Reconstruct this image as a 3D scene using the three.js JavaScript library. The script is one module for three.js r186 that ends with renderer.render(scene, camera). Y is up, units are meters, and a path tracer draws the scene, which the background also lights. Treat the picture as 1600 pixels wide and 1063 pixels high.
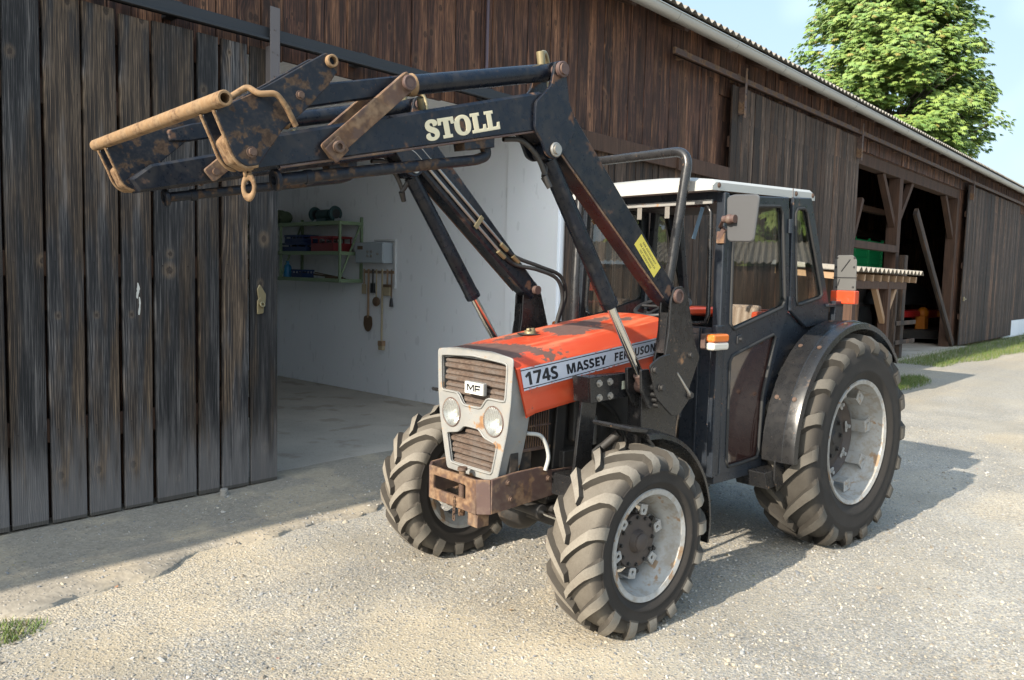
import * as THREE from 'three';
import { RoundedBoxGeometry } from 'three/addons/geometries/RoundedBoxGeometry.js';
import { TextGeometry } from 'three/addons/geometries/TextGeometry.js';
import { FontLoader } from 'three/addons/loaders/FontLoader.js';
import { mergeGeometries } from 'three/addons/utils/BufferGeometryUtils.js';

// World: x runs along the barn front, y up, z from the barn towards the yard; metres.
const scene = new THREE.Scene();
const camera = new THREE.PerspectiveCamera(46.07, 1024 / 680, 0.05, 900);
{ // 1.78 m above the yard, looking along the barn front at 41.6 degrees, 4.6 degrees down, a slight roll
  const yaw = 0.72636, pitch = 0.0805, roll = 0.0262;
  const fw = new THREE.Vector3(Math.cos(yaw), 0, -Math.sin(yaw)), rt = new THREE.Vector3(Math.sin(yaw), 0, Math.cos(yaw)), up = new THREE.Vector3(0, 1, 0);
  const f2 = fw.clone().multiplyScalar(Math.cos(pitch)).addScaledVector(up, -Math.sin(pitch));
  const u2 = up.clone().multiplyScalar(Math.cos(pitch)).addScaledVector(fw, Math.sin(pitch));
  const xr = rt.clone().multiplyScalar(Math.cos(roll)).addScaledVector(u2, Math.sin(roll));
  const yu = u2.clone().multiplyScalar(Math.cos(roll)).addScaledVector(rt, -Math.sin(roll));
  camera.quaternion.setFromRotationMatrix(new THREE.Matrix4().makeBasis(xr, yu, f2.clone().negate()));
  camera.position.set(0, 1.78, 0);
}
const renderer = new THREE.WebGLRenderer({ antialias: true });
renderer.toneMapping = THREE.LinearToneMapping;
renderer.toneMappingExposure = 2.3;
renderer.shadowMap.enabled = true;

// sun: low from the left end of the barn, a little behind its front
const SUN_EL = 29 * Math.PI / 180, SUN_AZ = 3.1 * Math.PI / 180;
const toSun = new THREE.Vector3(-Math.cos(SUN_EL) * Math.cos(SUN_AZ), Math.sin(SUN_EL), -Math.cos(SUN_EL) * Math.sin(SUN_AZ));
{
  const sun = new THREE.DirectionalLight(new THREE.Color().setRGB(1.0, 0.9, 0.755), 3.9);
  sun.target.position.set(4, 0, -3); sun.position.copy(toSun).multiplyScalar(60).add(sun.target.position);
  sun.castShadow = true; sun.shadow.mapSize.set(4096, 4096);
  Object.assign(sun.shadow.camera, { left: -45, right: 45, top: 30, bottom: -30, near: 1, far: 160 });
  sun.name = 'sun'; scene.add(sun, sun.target);
}
{ // clear summer sky, pale towards the horizon, a few thin veils of cloud
  const W = 1024, H = 512, d = new Float32Array(W * H * 4), s = Math.sin;
  for (let y = 0; y < H; y++) for (let x = 0; x < W; x++) {
    const el = ((y + 0.5) / H - 0.5) * Math.PI, az = ((x + 0.5) / W - 0.5) * 2 * Math.PI;
    const dir = [Math.cos(el) * Math.cos(az), Math.sin(el), Math.cos(el) * Math.sin(az)];
    const c = dir[0] * toSun.x + dir[1] * toSun.y + dir[2] * toSun.z;
    const t = Math.pow(Math.max(0, dir[1]), 0.55), glow = Math.pow(Math.max(0, c), 1.9) * 0.9 + Math.pow(Math.max(0, c), 14) * 1.0;  // glow round the sun, made broad and strong as added fill for shaded surfaces
    let veil = s(az * 7 + el * 9) + s(az * 13.3 - el * 21 + 1.3) * 0.7 + s(az * 29 + el * 37 + 2.1) * 0.45 + s(az * 53 - el * 71) * 0.25;
    veil = Math.max(0, veil - 0.75) * 0.12 * Math.max(0, 1 - Math.abs(el - 0.3) * 2.2);
    const hz = [0.45, 0.545, 0.60], zn = [0.12, 0.245, 0.42], i = (y * W + x) * 4;
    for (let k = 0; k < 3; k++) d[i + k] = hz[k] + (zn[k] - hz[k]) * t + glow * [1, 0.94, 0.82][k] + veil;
    if (dir[1] < 0) for (let k = 0; k < 3; k++) d[i + k] = hz[k];
    d[i + 3] = 1;
  }
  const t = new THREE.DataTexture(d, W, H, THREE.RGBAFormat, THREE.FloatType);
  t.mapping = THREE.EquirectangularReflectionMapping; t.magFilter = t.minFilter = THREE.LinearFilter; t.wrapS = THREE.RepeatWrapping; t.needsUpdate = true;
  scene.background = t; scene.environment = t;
}

// ---------- helpers ----------
const V = (x, y, z) => new THREE.Vector3(x, y, z);
function RNG(seed) { let a = seed | 0; return () => { a = (a + 0x6d2b79f5) | 0; let t = Math.imul(a ^ (a >>> 15), 1 | a); t = (t + Math.imul(t ^ (t >>> 7), 61 | t)) ^ t; return ((t ^ (t >>> 14)) >>> 0) / 4294967296; }; }
const hash = (x, y) => { let h = Math.imul(x | 0, 374761393) + Math.imul(y | 0, 668265263); h = Math.imul(h ^ (h >>> 13), 1274126177); return ((h ^ (h >>> 16)) >>> 0) / 4294967296; };
const mod = (a, n) => ((a % n) + n) % n;
const TAB = (() => { const R = RNG(4242), t = new Float32Array(65536); for (let i = 0; i < 65536; i++) t[i] = R(); return t; })();
function vn(x, y, px = 0, py = 0, s = 0) { // value noise, periodic when px, py are given
  const xi = Math.floor(x), yi = Math.floor(y), fx = x - xi, fy = y - yi, u = fx * fx * (3 - 2 * fx), v = fy * fy * (3 - 2 * fy), sx = s * 37, sy = s * 91;
  let X0 = xi, X1 = xi + 1, Y0 = yi, Y1 = yi + 1; if (px) { X0 = mod(X0, px); X1 = mod(X1, px); } if (py) { Y0 = mod(Y0, py); Y1 = mod(Y1, py); }
  X0 = (X0 + sx) & 255; X1 = (X1 + sx) & 255; Y0 = ((Y0 + sy) & 255) << 8; Y1 = ((Y1 + sy) & 255) << 8;
  const a = TAB[X0 | Y0], b = TAB[X1 | Y0], c = TAB[X0 | Y1], d = TAB[X1 | Y1];
  return a + (b - a) * u + (c - a) * v + (a - b - c + d) * u * v;
}
function fbm(x, y, o = 4, px = 0, py = 0, s = 0) { let r = 0, a = 0.5, n = 0; for (let i = 0; i < o; i++) { r += a * vn(x, y, px, py, s + i * 7); n += a; a *= 0.5; x *= 2; y *= 2; px *= 2; py *= 2; } return r / n; }
const clamp = (x, a = 0, b = 1) => Math.min(b, Math.max(a, x)), lerp = (a, b, t) => a + (b - a) * t, sstep = (a, b, x) => { const t = clamp((x - a) / (b - a)); return t * t * (3 - 2 * t); };
const mix3 = (a, b, t) => [lerp(a[0], b[0], t), lerp(a[1], b[1], t), lerp(a[2], b[2], t)];
const enc = (x) => { x = clamp(x); return 255 * (x <= 0.0031308 ? 12.92 * x : 1.055 * Math.pow(x, 1 / 2.4) - 0.055); };
// computed surface: fn(u, v) gives [r, g, b (linear), roughness, height]
function surface(w, h, fn, { rough = true, bump = true, sizeU = 1, sizeV = 1 } = {}) {
  const c = new Uint8Array(w * h * 4), m = new Uint8Array(w * h * 4);
  for (let y = 0; y < h; y++) for (let x = 0; x < w; x++) {
    const o = fn((x + 0.5) / w, (y + 0.5) / h), i = (y * w + x) * 4;
    c[i] = enc(o[0]); c[i + 1] = enc(o[1]); c[i + 2] = enc(o[2]); c[i + 3] = 255;
    m[i] = 255 * clamp(o[4] ?? 0.5); m[i + 1] = 255 * clamp(o[3] ?? 0.7); m[i + 2] = 0; m[i + 3] = 255;
  }
  const mk = (d, srgb) => { const t = new THREE.DataTexture(d, w, h, THREE.RGBAFormat); t.wrapS = t.wrapT = THREE.RepeatWrapping; t.magFilter = THREE.LinearFilter; t.minFilter = THREE.LinearMipmapLinearFilter; t.generateMipmaps = true; if (srgb) t.colorSpace = THREE.SRGBColorSpace; t.repeat.set(1 / sizeU, 1 / sizeV); t.needsUpdate = true; return t; };
  const map = mk(c, true), aux = mk(m, false);
  return { map, roughnessMap: rough ? aux : null, bumpMap: bump ? aux : null };
}
function mat(name, opts, tex, bumpScale = 0.002) {
  const o = { roughness: tex?.roughnessMap ? 1 : 0.7, ...opts };
  if (tex) { o.map = tex.map; if (tex.roughnessMap) o.roughnessMap = tex.roughnessMap; if (tex.bumpMap) { o.bumpMap = tex.bumpMap; o.bumpScale = bumpScale; } }
  for (const k of ['clearcoat', 'transmission', 'sheen', 'specularIntensity']) if (o[k] !== undefined) { const m = new THREE.MeshPhysicalMaterial(o); m.name = name; return m; }
  const m = new THREE.MeshStandardMaterial(o); m.name = name; return m;
}
const rgb = (r, g, b) => new THREE.Color().setRGB(r, g, b);

// geometry: everything non-indexed with position, normal, uv in metres by the way a face points
function fin(g, keepUV = false) {
  if (g.index) g = g.toNonIndexed();
  if (!g.attributes.normal) g.computeVertexNormals();
  if (!keepUV) {
    const p = g.attributes.position, uv = new Float32Array(p.count * 2), a = V(), b = V(), c = V(), n = V();
    for (let i = 0; i < p.count; i += 3) {
      a.fromBufferAttribute(p, i); b.fromBufferAttribute(p, i + 1); c.fromBufferAttribute(p, i + 2);
      n.copy(b).sub(a).cross(c.clone().sub(a)); const ax = Math.abs(n.x), ay = Math.abs(n.y), az = Math.abs(n.z);
      [a, b, c].forEach((q, k) => { const t = (i + k) * 2; if (az >= ax && az >= ay) { uv[t] = q.x; uv[t + 1] = q.y; } else if (ax >= ay) { uv[t] = q.z; uv[t + 1] = q.y; } else { uv[t] = q.x; uv[t + 1] = q.z; } });
    }
    g.setAttribute('uv', new THREE.BufferAttribute(uv, 2));
  }
  for (const k of Object.keys(g.attributes)) if (!['position', 'normal', 'uv', 'color'].includes(k)) g.deleteAttribute(k);
  g.clearGroups?.();
  return g;
}
const merged = (list) => { list = list.flat(9); return list.length === 1 ? list[0] : mergeGeometries(list); };
const xf = (g, x = 0, y = 0, z = 0, rx = 0, ry = 0, rz = 0) => g.applyMatrix4(new THREE.Matrix4().compose(V(x, y, z), new THREE.Quaternion().setFromEuler(new THREE.Euler(rx, ry, rz)), V(1, 1, 1)));
function box(w, h, d, x = 0, y = 0, z = 0, r = 0.004, rx = 0, ry = 0, rz = 0) {
  r = Math.min(r, w * 0.3, h * 0.3, d * 0.3);
  return fin(xf(r > 0 ? new RoundedBoxGeometry(w, h, d, 1, r) : new THREE.BoxGeometry(w, h, d), x, y, z, rx, ry, rz));
}
const b2 = (x0, x1, y0, y1, z0, z1, r = 0.004) => box(x1 - x0, y1 - y0, z1 - z0, (x0 + x1) / 2, (y0 + y1) / 2, (z0 + z1) / 2, r);
function aim(g, p0, p1, side) { // g built along +y and centred: put it between two points, its own z towards side
  const a = V(...p0), b = V(...p1), y = b.clone().sub(a).normalize(); let z = side ? V(...side) : (Math.abs(y.y) > 0.95 ? V(0, 0, 1) : V(0, 1, 0));
  const x = y.clone().cross(z).normalize(); z = x.clone().cross(y).normalize();
  const m = new THREE.Matrix4().makeBasis(x, y, z); m.setPosition(a.add(b).multiplyScalar(0.5)); return g.applyMatrix4(m);
}
const dist = (a, b) => Math.hypot(a[0] - b[0], a[1] - b[1], a[2] - b[2]);
function bar(p0, p1, w, d, side, r = 0.004) { // square bar; d measured along side
  const L = dist(p0, p1); r = Math.min(r, w * 0.3, d * 0.3);
  return fin(aim(fin(r > 0 ? new RoundedBoxGeometry(w, L, d, 1, r) : new THREE.BoxGeometry(w, L, d)), p0, p1, side), true);
}
function rod(p0, p1, r0, r1 = r0, seg = 14) { return fin(aim(fin(new THREE.CylinderGeometry(r1, r0, dist(p0, p1), seg)), p0, p1), true); }
function pipe(p0, p1, ro, ri, seg = 18) { // open-ended hollow tube with wall thickness
  const L = dist(p0, p1) / 2, c = Math.min(0.004, (ro - ri) * 0.3);
  const prof = [[ri, -L], [ro - c, -L], [ro, -L + c], [ro, L - c], [ro - c, L], [ri, L], [ri, -L]].map((p) => new THREE.Vector2(...p));
  return creased(aim(fin(new THREE.LatheGeometry(prof, seg)), p0, p1));
}
function creased(g, deg = 40) { // normals that break at sharp edges
  if (g.index) g = g.toNonIndexed();
  const p = g.attributes.position, n = p.count, fn = [], map = new Map(), cosT = Math.cos(deg * Math.PI / 180), a = V(), b = V(), c = V();
  const key = (i) => Math.round(p.getX(i) * 2e4) + ',' + Math.round(p.getY(i) * 2e4) + ',' + Math.round(p.getZ(i) * 2e4);
  for (let i = 0; i < n; i += 3) { a.fromBufferAttribute(p, i); b.fromBufferAttribute(p, i + 1).sub(a); c.fromBufferAttribute(p, i + 2).sub(a); fn.push(b.clone().cross(c)); }
  for (let i = 0; i < n; i++) { const k = key(i); if (!map.has(k)) map.set(k, []); map.get(k).push((i / 3) | 0); }
  const out = new Float32Array(n * 3), s = V();
  for (let i = 0; i < n; i++) { const f = fn[(i / 3) | 0], fl = f.length() || 1e-9; s.set(0, 0, 0); for (const j of map.get(key(i))) { const q = fn[j], ql = q.length(); if (ql > 0 && f.dot(q) / fl / ql > cosT) s.add(q); } if (s.lengthSq() < 1e-20) s.copy(f); s.normalize(); out.set([s.x, s.y, s.z], i * 3); }
  g.setAttribute('normal', new THREE.BufferAttribute(out, 3)); return g;
}
function plate(pts, z0, z1, bevel = 0.003, holes = []) { // outline in x, y with thickness in z
  const s = new THREE.Shape(pts.map((p) => new THREE.Vector2(...p)));
  for (const h of holes) s.holes.push(new THREE.Path(h.map((p) => new THREE.Vector2(...p))));
  const d = z1 - z0, b = Math.min(bevel, d * 0.3);
  const g = new THREE.ExtrudeGeometry(s, { depth: d - 2 * b, bevelEnabled: b > 0, bevelSize: b, bevelOffset: -b, bevelThickness: b, bevelSegments: 1, steps: 1, curveSegments: 8 });
  return fin(g.translate(0, 0, z0 + b));
}
function round(pts, r, n = 4) { // round the corners of an outline
  const out = [], N = pts.length;
  for (let i = 0; i < N; i++) {
    const p = pts[i], a = pts[(i + N - 1) % N], b = pts[(i + 1) % N], la = Math.hypot(a[0] - p[0], a[1] - p[1]), lb = Math.hypot(b[0] - p[0], b[1] - p[1]), q = Math.min(r, la * 0.45, lb * 0.45);
    const s = [p[0] + (a[0] - p[0]) / la * q, p[1] + (a[1] - p[1]) / la * q], e = [p[0] + (b[0] - p[0]) / lb * q, p[1] + (b[1] - p[1]) / lb * q];
    for (let k = 0; k <= n; k++) { const t = k / n; out.push([(1 - t) ** 2 * s[0] + 2 * t * (1 - t) * p[0] + t * t * e[0], (1 - t) ** 2 * s[1] + 2 * t * (1 - t) * p[1] + t * t * e[1]]); }
  }
  return out;
}
const circle = (x, y, r, n = 14) => Array.from({ length: n }, (_, i) => [x + r * Math.cos(i / n * 2 * Math.PI), y + r * Math.sin(i / n * 2 * Math.PI)]);
const alongX = (g) => g.rotateY(Math.PI / 2); // outline drawn in (z, y): turned so that thickness runs in x; x = -z of the drawing
function hose(pts, r, seg = 8, n = 0, closed = false) {
  const c = new THREE.CatmullRomCurve3(pts.map((p) => V(...p)), closed, 'centripetal');
  return fin(new THREE.TubeGeometry(c, n || pts.length * 6, r, seg, closed));
}
function bent(pts, r, rad, seg = 12) { // straight runs with rounded bends
  const P = pts.map((p) => V(...p)), path = new THREE.CurvePath(); let last = P[0];
  for (let i = 1; i < P.length - 1; i++) { const a = P[i - 1].clone().sub(P[i]).setLength(rad).add(P[i]), b = P[i + 1].clone().sub(P[i]).setLength(rad).add(P[i]); path.add(new THREE.LineCurve3(last, a)); path.add(new THREE.QuadraticBezierCurve3(a, P[i], b)); last = b; }
  path.add(new THREE.LineCurve3(last, P[P.length - 1]));
  const q = []; for (const c of path.curves) { const n = c.isLineCurve3 ? 1 : 8; for (let i = 0; i < n; i++) q.push(c.getPoint(i / n)); } q.push(P[P.length - 1]);
  return sweep(q, r, seg);
}
function sweep(q, r, seg = 12) { // tube through exact points, closed ends
  const N = q.length, pos = [], idx = []; let up = V(0, 0, 1), t0 = q[1].clone().sub(q[0]).normalize(); if (Math.abs(t0.dot(up)) > 0.9) up = V(0, 1, 0); let nrm = up.clone().sub(t0.clone().multiplyScalar(up.dot(t0))).normalize();
  for (let i = 0; i < N; i++) {
    const t = (i < N - 1 ? q[i + 1] : q[i]).clone().sub(i > 0 ? q[i - 1] : q[i]).normalize(); nrm = nrm.sub(t.clone().multiplyScalar(nrm.dot(t))).normalize(); const bi = t.clone().cross(nrm);
    for (let k = 0; k < seg; k++) { const a = k / seg * 2 * Math.PI; pos.push(...q[i].clone().addScaledVector(nrm, Math.cos(a) * r).addScaledVector(bi, Math.sin(a) * r).toArray()); }
  }
  for (let i = 0; i < N - 1; i++) for (let k = 0; k < seg; k++) { const a = i * seg + k, b = i * seg + (k + 1) % seg; idx.push(a, b, a + seg, b, b + seg, a + seg); }
  const c0 = pos.length / 3; pos.push(...q[0].toArray(), ...q[N - 1].toArray());
  for (let k = 0; k < seg; k++) { idx.push(c0, (k + 1) % seg, k); idx.push(c0 + 1, (N - 1) * seg + k, (N - 1) * seg + (k + 1) % seg); }
  const g = new THREE.BufferGeometry(); g.setAttribute('position', new THREE.Float32BufferAttribute(pos, 3)); g.setIndex(idx);
  return creased(fin(g), 50);
}
function lathe(prof, seg = 32) { return creased(fin(new THREE.LatheGeometry(prof.map((p) => new THREE.Vector2(...p)), seg).rotateX(Math.PI / 2))); } // [radius, z]
function ring(p, axis, ro, ri, w, seg = 16) { const a = V(...axis).normalize().multiplyScalar(w / 2), c = V(...p); return pipe(c.clone().sub(a).toArray(), c.clone().add(a).toArray(), ro, ri, seg); }
function bolt(p, axis, r = 0.014, h = 0.012) { const a = V(...axis).normalize(), c = V(...p); return merged([rod(c.clone().addScaledVector(a, -0.004).toArray(), c.clone().addScaledVector(a, h * 0.25).toArray(), r * 1.35, r * 1.35, 12), rod(c.toArray(), c.clone().addScaledVector(a, h).toArray(), r, r * 0.96, 6)]); }
function mir(g) { // mirrored across z = 0
  g = g.clone(); for (const k of ['position', 'normal']) { const a = g.attributes[k]; for (let i = 0; i < a.count; i++) a.setZ(i, -a.getZ(i)); }
  for (const k of Object.keys(g.attributes)) { const a = g.attributes[k], s = a.itemSize, r = a.array; for (let i = 0; i < a.count; i += 3) for (let c = 0; c < s; c++) { const t = r[(i + 1) * s + c]; r[(i + 1) * s + c] = r[(i + 2) * s + c]; r[(i + 2) * s + c] = t; } }
  return g;
}
// ---------- naming ----------
const taken = new Map();
const numbered = (n) => { const k = taken.get(n) ?? 0; taken.set(n, k + 1); return k ? n + '_' + String(k).padStart(3, '0') : n; };
function put(o, name, parent = scene) { o.name = parent === scene ? numbered(name) : name; o.castShadow = o.receiveShadow = true; parent.add(o); return o; }
const part = (parent, name, geos, m) => put(new THREE.Mesh(merged([geos]), m), name, parent);
function thing(name, label, category, pos = [0, 0, 0], turn = 0, group) { const o = put(new THREE.Group(), name); o.position.set(...pos); o.rotation.y = turn; o.userData = { label, category }; if (group) o.userData.group = group; return o; }
function solid(name, label, category, geos, m, group) { const o = part(scene, name, geos, m); o.userData = { label, category }; if (group) o.userData.group = group; return o; }
function struct(name, geos, m) { const o = part(scene, name, geos, m); o.userData.kind = 'structure'; return o; }

// ---------- surfaces ----------
// weathered boards: eight lanes of 0.25 m side by side, 4.2 m high; every lane is one board's face
function boards(seed, pal, { w = 768, h = 768, foot = false } = {}) {
  const R = RNG(seed), lanes = [];
  for (let i = 0; i < 8; i++) {
    const k = [], n = 3 + Math.floor(R() * 4); for (let j = 0; j < n; j++) k.push([0.04 + R() * 0.17, R() * 4.2, 0.009 + R() * 0.016, R() < 0.55]);
    lanes.push({ k, tone: 0.42 + R() * 1.15, brown: R(), f: 70 + R() * 70, sway: 0.03 + R() * 0.1, cup: R() < 0.5 ? 0 : 0.5 + R(), ph: R() * 9, cr: 0.03 + R() * 0.19, ce: R() * 4.2, heart: 0.03 + R() * 0.19 });
  }
  return surface(w, h, (u, v) => {
    const li = Math.min(7, Math.floor(u * 8)), L = lanes[li], x = (u * 8 - li) * 0.25, y = v * 4.2, S = seed + li * 17;
    let bend = (fbm(x * 3, y * 0.45, 3, 0, 0, S) - 0.5) * L.sway + Math.pow(Math.abs(x - L.heart), 1.4) * L.cup, core = 0, halo = 0, near = 0, kring = 1;
    for (const [kx, ky, kr, light] of L.k) {
      const dx = x - kx, dy = y - ky; if (Math.abs(dy) > 0.4) continue;
      const e = Math.exp(-(dy * dy) / (kr * kr * 14)); bend -= dx / (Math.abs(dx) + kr * 0.8) * e * kr * 1.15 * Math.exp(-Math.abs(dx) / (kr * 4));
      const d = Math.hypot(dx, dy * 0.7) + (vn(x * 160, y * 160, 0, 0, S) - 0.5) * 0.007; core = Math.max(core, 1 - sstep(kr * 0.7, kr * 1.1, d)); halo = Math.max(halo, (1 - sstep(kr, kr * 2.8, d)) * (light ? 1 : 0.7)); near = Math.max(near, e * Math.exp(-Math.abs(dx) / (kr * 3))); if (d < kr * 3) kring = 0.5 + 0.5 * Math.sin(d * 1900 + kr * 5000);
    }
    const ringv = 0.5 + 0.5 * Math.sin((x + bend) * L.f * 6.283 + L.ph + 1.5 * vn(x * 30, y * 0.8, 0, 0, S + 2)), late = ringv * ringv * (0.55 + 0.45 * vn(x * 60, y * 1.1, 0, 0, S + 6));
    const fib = fbm(x * 380, y * 4, 2, 0, 0, S + 3), fine = vn(x * 700, y * 22, 0, 0, S + 5), blot = fbm(x * 9, y * 1.3, 4, 0, 0, S + 9), bl2 = fbm(x * 26 + 7, y * 2.2, 3, 0, 0, S + 21);
    const crack = (1 - sstep(0.0008, 0.0024, Math.abs(x - L.cr - 0.006 * (fbm(y * 3, li, 2, 0, 0, S) - 0.5)))) * sstep(0.7, 0.1, Math.abs(y - L.ce));
    let t = clamp(-0.02 + 0.42 * late + 1.25 * (fib - 0.36) + 0.4 * (fine - 0.5) + 0.15 * near + 0.7 * (bl2 - 0.5)); t = t * (0.3 + 0.95 * t);
    const br = sstep(0.46 + (pal.cool ?? 0), 0.66 + (pal.cool ?? 0), blot * 0.75 + bl2 * 0.25 + (L.brown - 0.5) * 0.34);
    let c = mix3(mix3(pal.dark, pal.light, t), mix3(pal.bdark, pal.blight, t), br);
    const silver = sstep(0.6, 0.8, bl2 * 0.6 + fib * 0.4) * sstep(0.45, 0.75, 1 - blot) * (pal.silverAmount ?? 0.7); c = mix3(c, pal.silver, silver * (0.4 + 0.6 * t));
    c = c.map((q) => q * L.tone); c = mix3(c, pal.halo, halo * 0.7 * (0.6 + 0.4 * kring) * (0.5 + 0.7 * fib)); c = mix3(c, pal.knot, core * 0.9 * (0.75 + 0.25 * kring) * (0.6 + 0.5 * vn(x * 260, y * 260, 0, 0, S)));
    for (const ny of [0.68, 1.79, 2.88]) for (const nx of [0.045, 0.2]) { const dx = Math.abs(x - nx - 0.008 * (L.brown - 0.5)), dy = y - ny - 0.03 * (L.tone - 1); if (dx < 0.006 && dy < 0.005 && dy > -0.09) c = mix3(c, [0.02, 0.013, 0.01], Math.hypot(dx, dy) < 0.004 ? 0.9 : dy < 0 ? 0.45 * (1 + dy / 0.09) * (1 - dx / 0.006) : 0); }
    let hgt = 0.35 + 0.3 * late + 0.3 * fib - core * 0.1;
    if (foot) { // the lower boards have bleached grey and the cut ends stay darker where splash soaked in
      const up = y + (fbm(x * 40, y * 3, 3, 0, 0, S + 31) - 0.5) * 0.5 + (fib - 0.5) * 0.25, edge = 0.085 + 0.012 * (vn(li * 3, 1, 0, 0, 5) - 0.5);
      c = mix3(c, mix3(pal.silver, pal.light, 1 - t).map((q) => q * 0.95), (1 - sstep(0.15, 0.7, up)) * 0.85);
      if (y < edge) c = mix3(c, [0.085, 0.075, 0.052], 0.55 + 0.2 * fib);
    }
    if (crack > 0.02) { c = c.map((q) => q * (1 - 0.85 * crack)); hgt -= crack * 0.4; }
    return [...c, 0.72 + 0.2 * fib, hgt];
  }, { sizeU: 2, sizeV: 4.2 });
}
const T = {};
T.greyBoards = boards(11, { dark: [0.016, 0.017, 0.021], light: [0.29, 0.285, 0.29], bdark: [0.028, 0.019, 0.014], blight: [0.35, 0.26, 0.18], silver: [0.42, 0.405, 0.40], cool: 0.03, silverAmount: 1.15, halo: [0.34, 0.24, 0.15], knot: [0.03, 0.02, 0.015] }, { foot: true, w: 1024, h: 1024 });
T.brownBoards = boards(23, { dark: [0.020, 0.011, 0.008], light: [0.16, 0.082, 0.055], bdark: [0.036, 0.017, 0.010], blight: [0.31, 0.18, 0.105], silver: [0.29, 0.22, 0.165], halo: [0.14, 0.08, 0.045], knot: [0.02, 0.012, 0.009], silverAmount: 0.5 });
T.mixBoards = boards(37, { dark: [0.026, 0.019, 0.015], light: [0.24, 0.18, 0.14], bdark: [0.04, 0.024, 0.016], blight: [0.31, 0.2, 0.13], silver: [0.38, 0.32, 0.265], halo: [0.14, 0.1, 0.07], knot: [0.025, 0.018, 0.014], silverAmount: 0.6 });
T.beam = surface(512, 512, (u, v) => { const a = fbm(u * 90, v * 5, 3, 90, 5), b = fbm(u * 6, v * 3, 4, 6, 3), t = clamp(a * 0.8 + b * 0.5 - 0.3); return [...mix3([0.03, 0.016, 0.010], [0.13, 0.066, 0.04], t), 0.85, a]; }, { sizeU: 0.7, sizeV: 1.6 });

// yard: fine crushed stone in sandy dirt
T.gravel = surface(1408, 1408, (u, v) => {
  const stone = (n, s) => { const x = u * n, y = v * n, xi = Math.floor(x), yi = Math.floor(y); let d1 = 9, d2 = 9, id = 0; for (let j = -1; j <= 1; j++) for (let i = -1; i <= 1; i++) { const X = mod(xi + i, n), Y = mod(yi + j, n), px = xi + i + 0.15 + 0.7 * hash(X * 3 + s, Y), py = yi + j + 0.15 + 0.7 * hash(X, Y * 3 + s + 77), d = Math.hypot(x - px, y - py); if (d < d1) { d2 = d1; d1 = d; id = hash(X * 7 + s, Y * 5 + 3); } else if (d < d2) d2 = d; } return [d1, d2, id]; };
  const a = stone(290, 1), b = stone(540, 9), sand = fbm(u * 512, v * 512, 2, 512, 512, 3), patch = fbm(u * 6, v * 6, 5, 6, 6, 8);
  const sandy = sstep(0.42, 0.66, patch);
  let c = mix3([0.37, 0.335, 0.275], [0.54, 0.49, 0.405], sand), h = 0.25 + 0.1 * sand;
  const tint = (id) => id < 0.58 ? mix3([0.23, 0.23, 0.23], [0.44, 0.435, 0.42], id / 0.58) : id < 0.86 ? mix3([0.37, 0.335, 0.28], [0.58, 0.54, 0.47], (id - 0.58) / 0.28) : [0.58, 0.55, 0.5];
  const inB = sstep(0.1, 0.28, b[1] - b[0]); if (b[2] > 0.15 + 0.35 * sandy) { c = mix3(c, tint(hash(b[2] * 9999, 2)), inB); h = Math.max(h, 0.3 + 0.25 * inB); }
  const inA = sstep(0.08, 0.22, a[1] - a[0]); if (a[2] > 0.3 + 0.5 * sandy) { c = mix3(c, tint(hash(a[2] * 9999, 5)), inA); h = Math.max(h, 0.35 + 0.55 * inA * (1 - a[0] * 0.6)); }
  return [...c, 0.92, h];
}, { sizeU: 4, sizeV: 4, rough: false });
T.concrete = surface(1024, 1024, (u, v) => { const a = fbm(u * 5, v * 5, 6, 5, 5, 2), b = fbm(u * 160, v * 160, 3, 160, 160, 4), st = sstep(0.6, 0.75, fbm(u * 9, v * 9, 4, 9, 9, 14)); let c = mix3([0.22, 0.205, 0.185], [0.40, 0.375, 0.335], a * 0.75 + b * 0.25); c = mix3(c, [0.17, 0.14, 0.11], st * 0.5); const pit = sstep(0.72, 0.8, b); return [...c.map((q) => q * (1 - 0.35 * pit)), 0.9, 0.5 + 0.4 * (a - 0.5) + 0.25 * (b - 0.5) - 0.4 * pit]; }, { sizeU: 2.5, sizeV: 2.5, rough: false });
T.apron = surface(1024, 1024, (u, v) => { const a = fbm(u * 4, v * 4, 6, 4, 4, 22), b = fbm(u * 130, v * 130, 3, 130, 130, 24), n = 120, x = u * n, y = v * n, xi = Math.floor(x), yi = Math.floor(y); let best = 9, id = 0; for (let j = -1; j <= 1; j++) for (let i = -1; i <= 1; i++) { const X = mod(xi + i, n), Y = mod(yi + j, n), d = Math.hypot(x - xi - i - 0.2 - 0.6 * hash(X, Y), (y - yi - j - 0.2 - 0.6 * hash(Y + 9, X)) * 1.3) / (0.25 + 0.75 * hash(X * 3, Y * 7)); if (d < best) { best = d; id = hash(X * 11, Y * 5); } } const st = (1 - sstep(0.3, 0.42, best)) * (id < 0.35 + 0.4 * (a - 0.5) ? 1 : 0), worn = sstep(0.45, 0.62, fbm(u * 7, v * 7, 5, 7, 7, 33)); let c = mix3(mix3([0.25, 0.228, 0.195], [0.42, 0.385, 0.33], b), mix3([0.36, 0.315, 0.25], [0.52, 0.46, 0.365], b), worn); c = mix3(c, mix3([0.22, 0.22, 0.22], [0.46, 0.44, 0.41], hash(id * 9999, 1)), st); return [...c, 0.93, 0.35 + 0.35 * (a - 0.5) + 0.3 * (b - 0.5) + 0.35 * st]; }, { sizeU: 2.5, sizeV: 2.5, rough: false });
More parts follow.
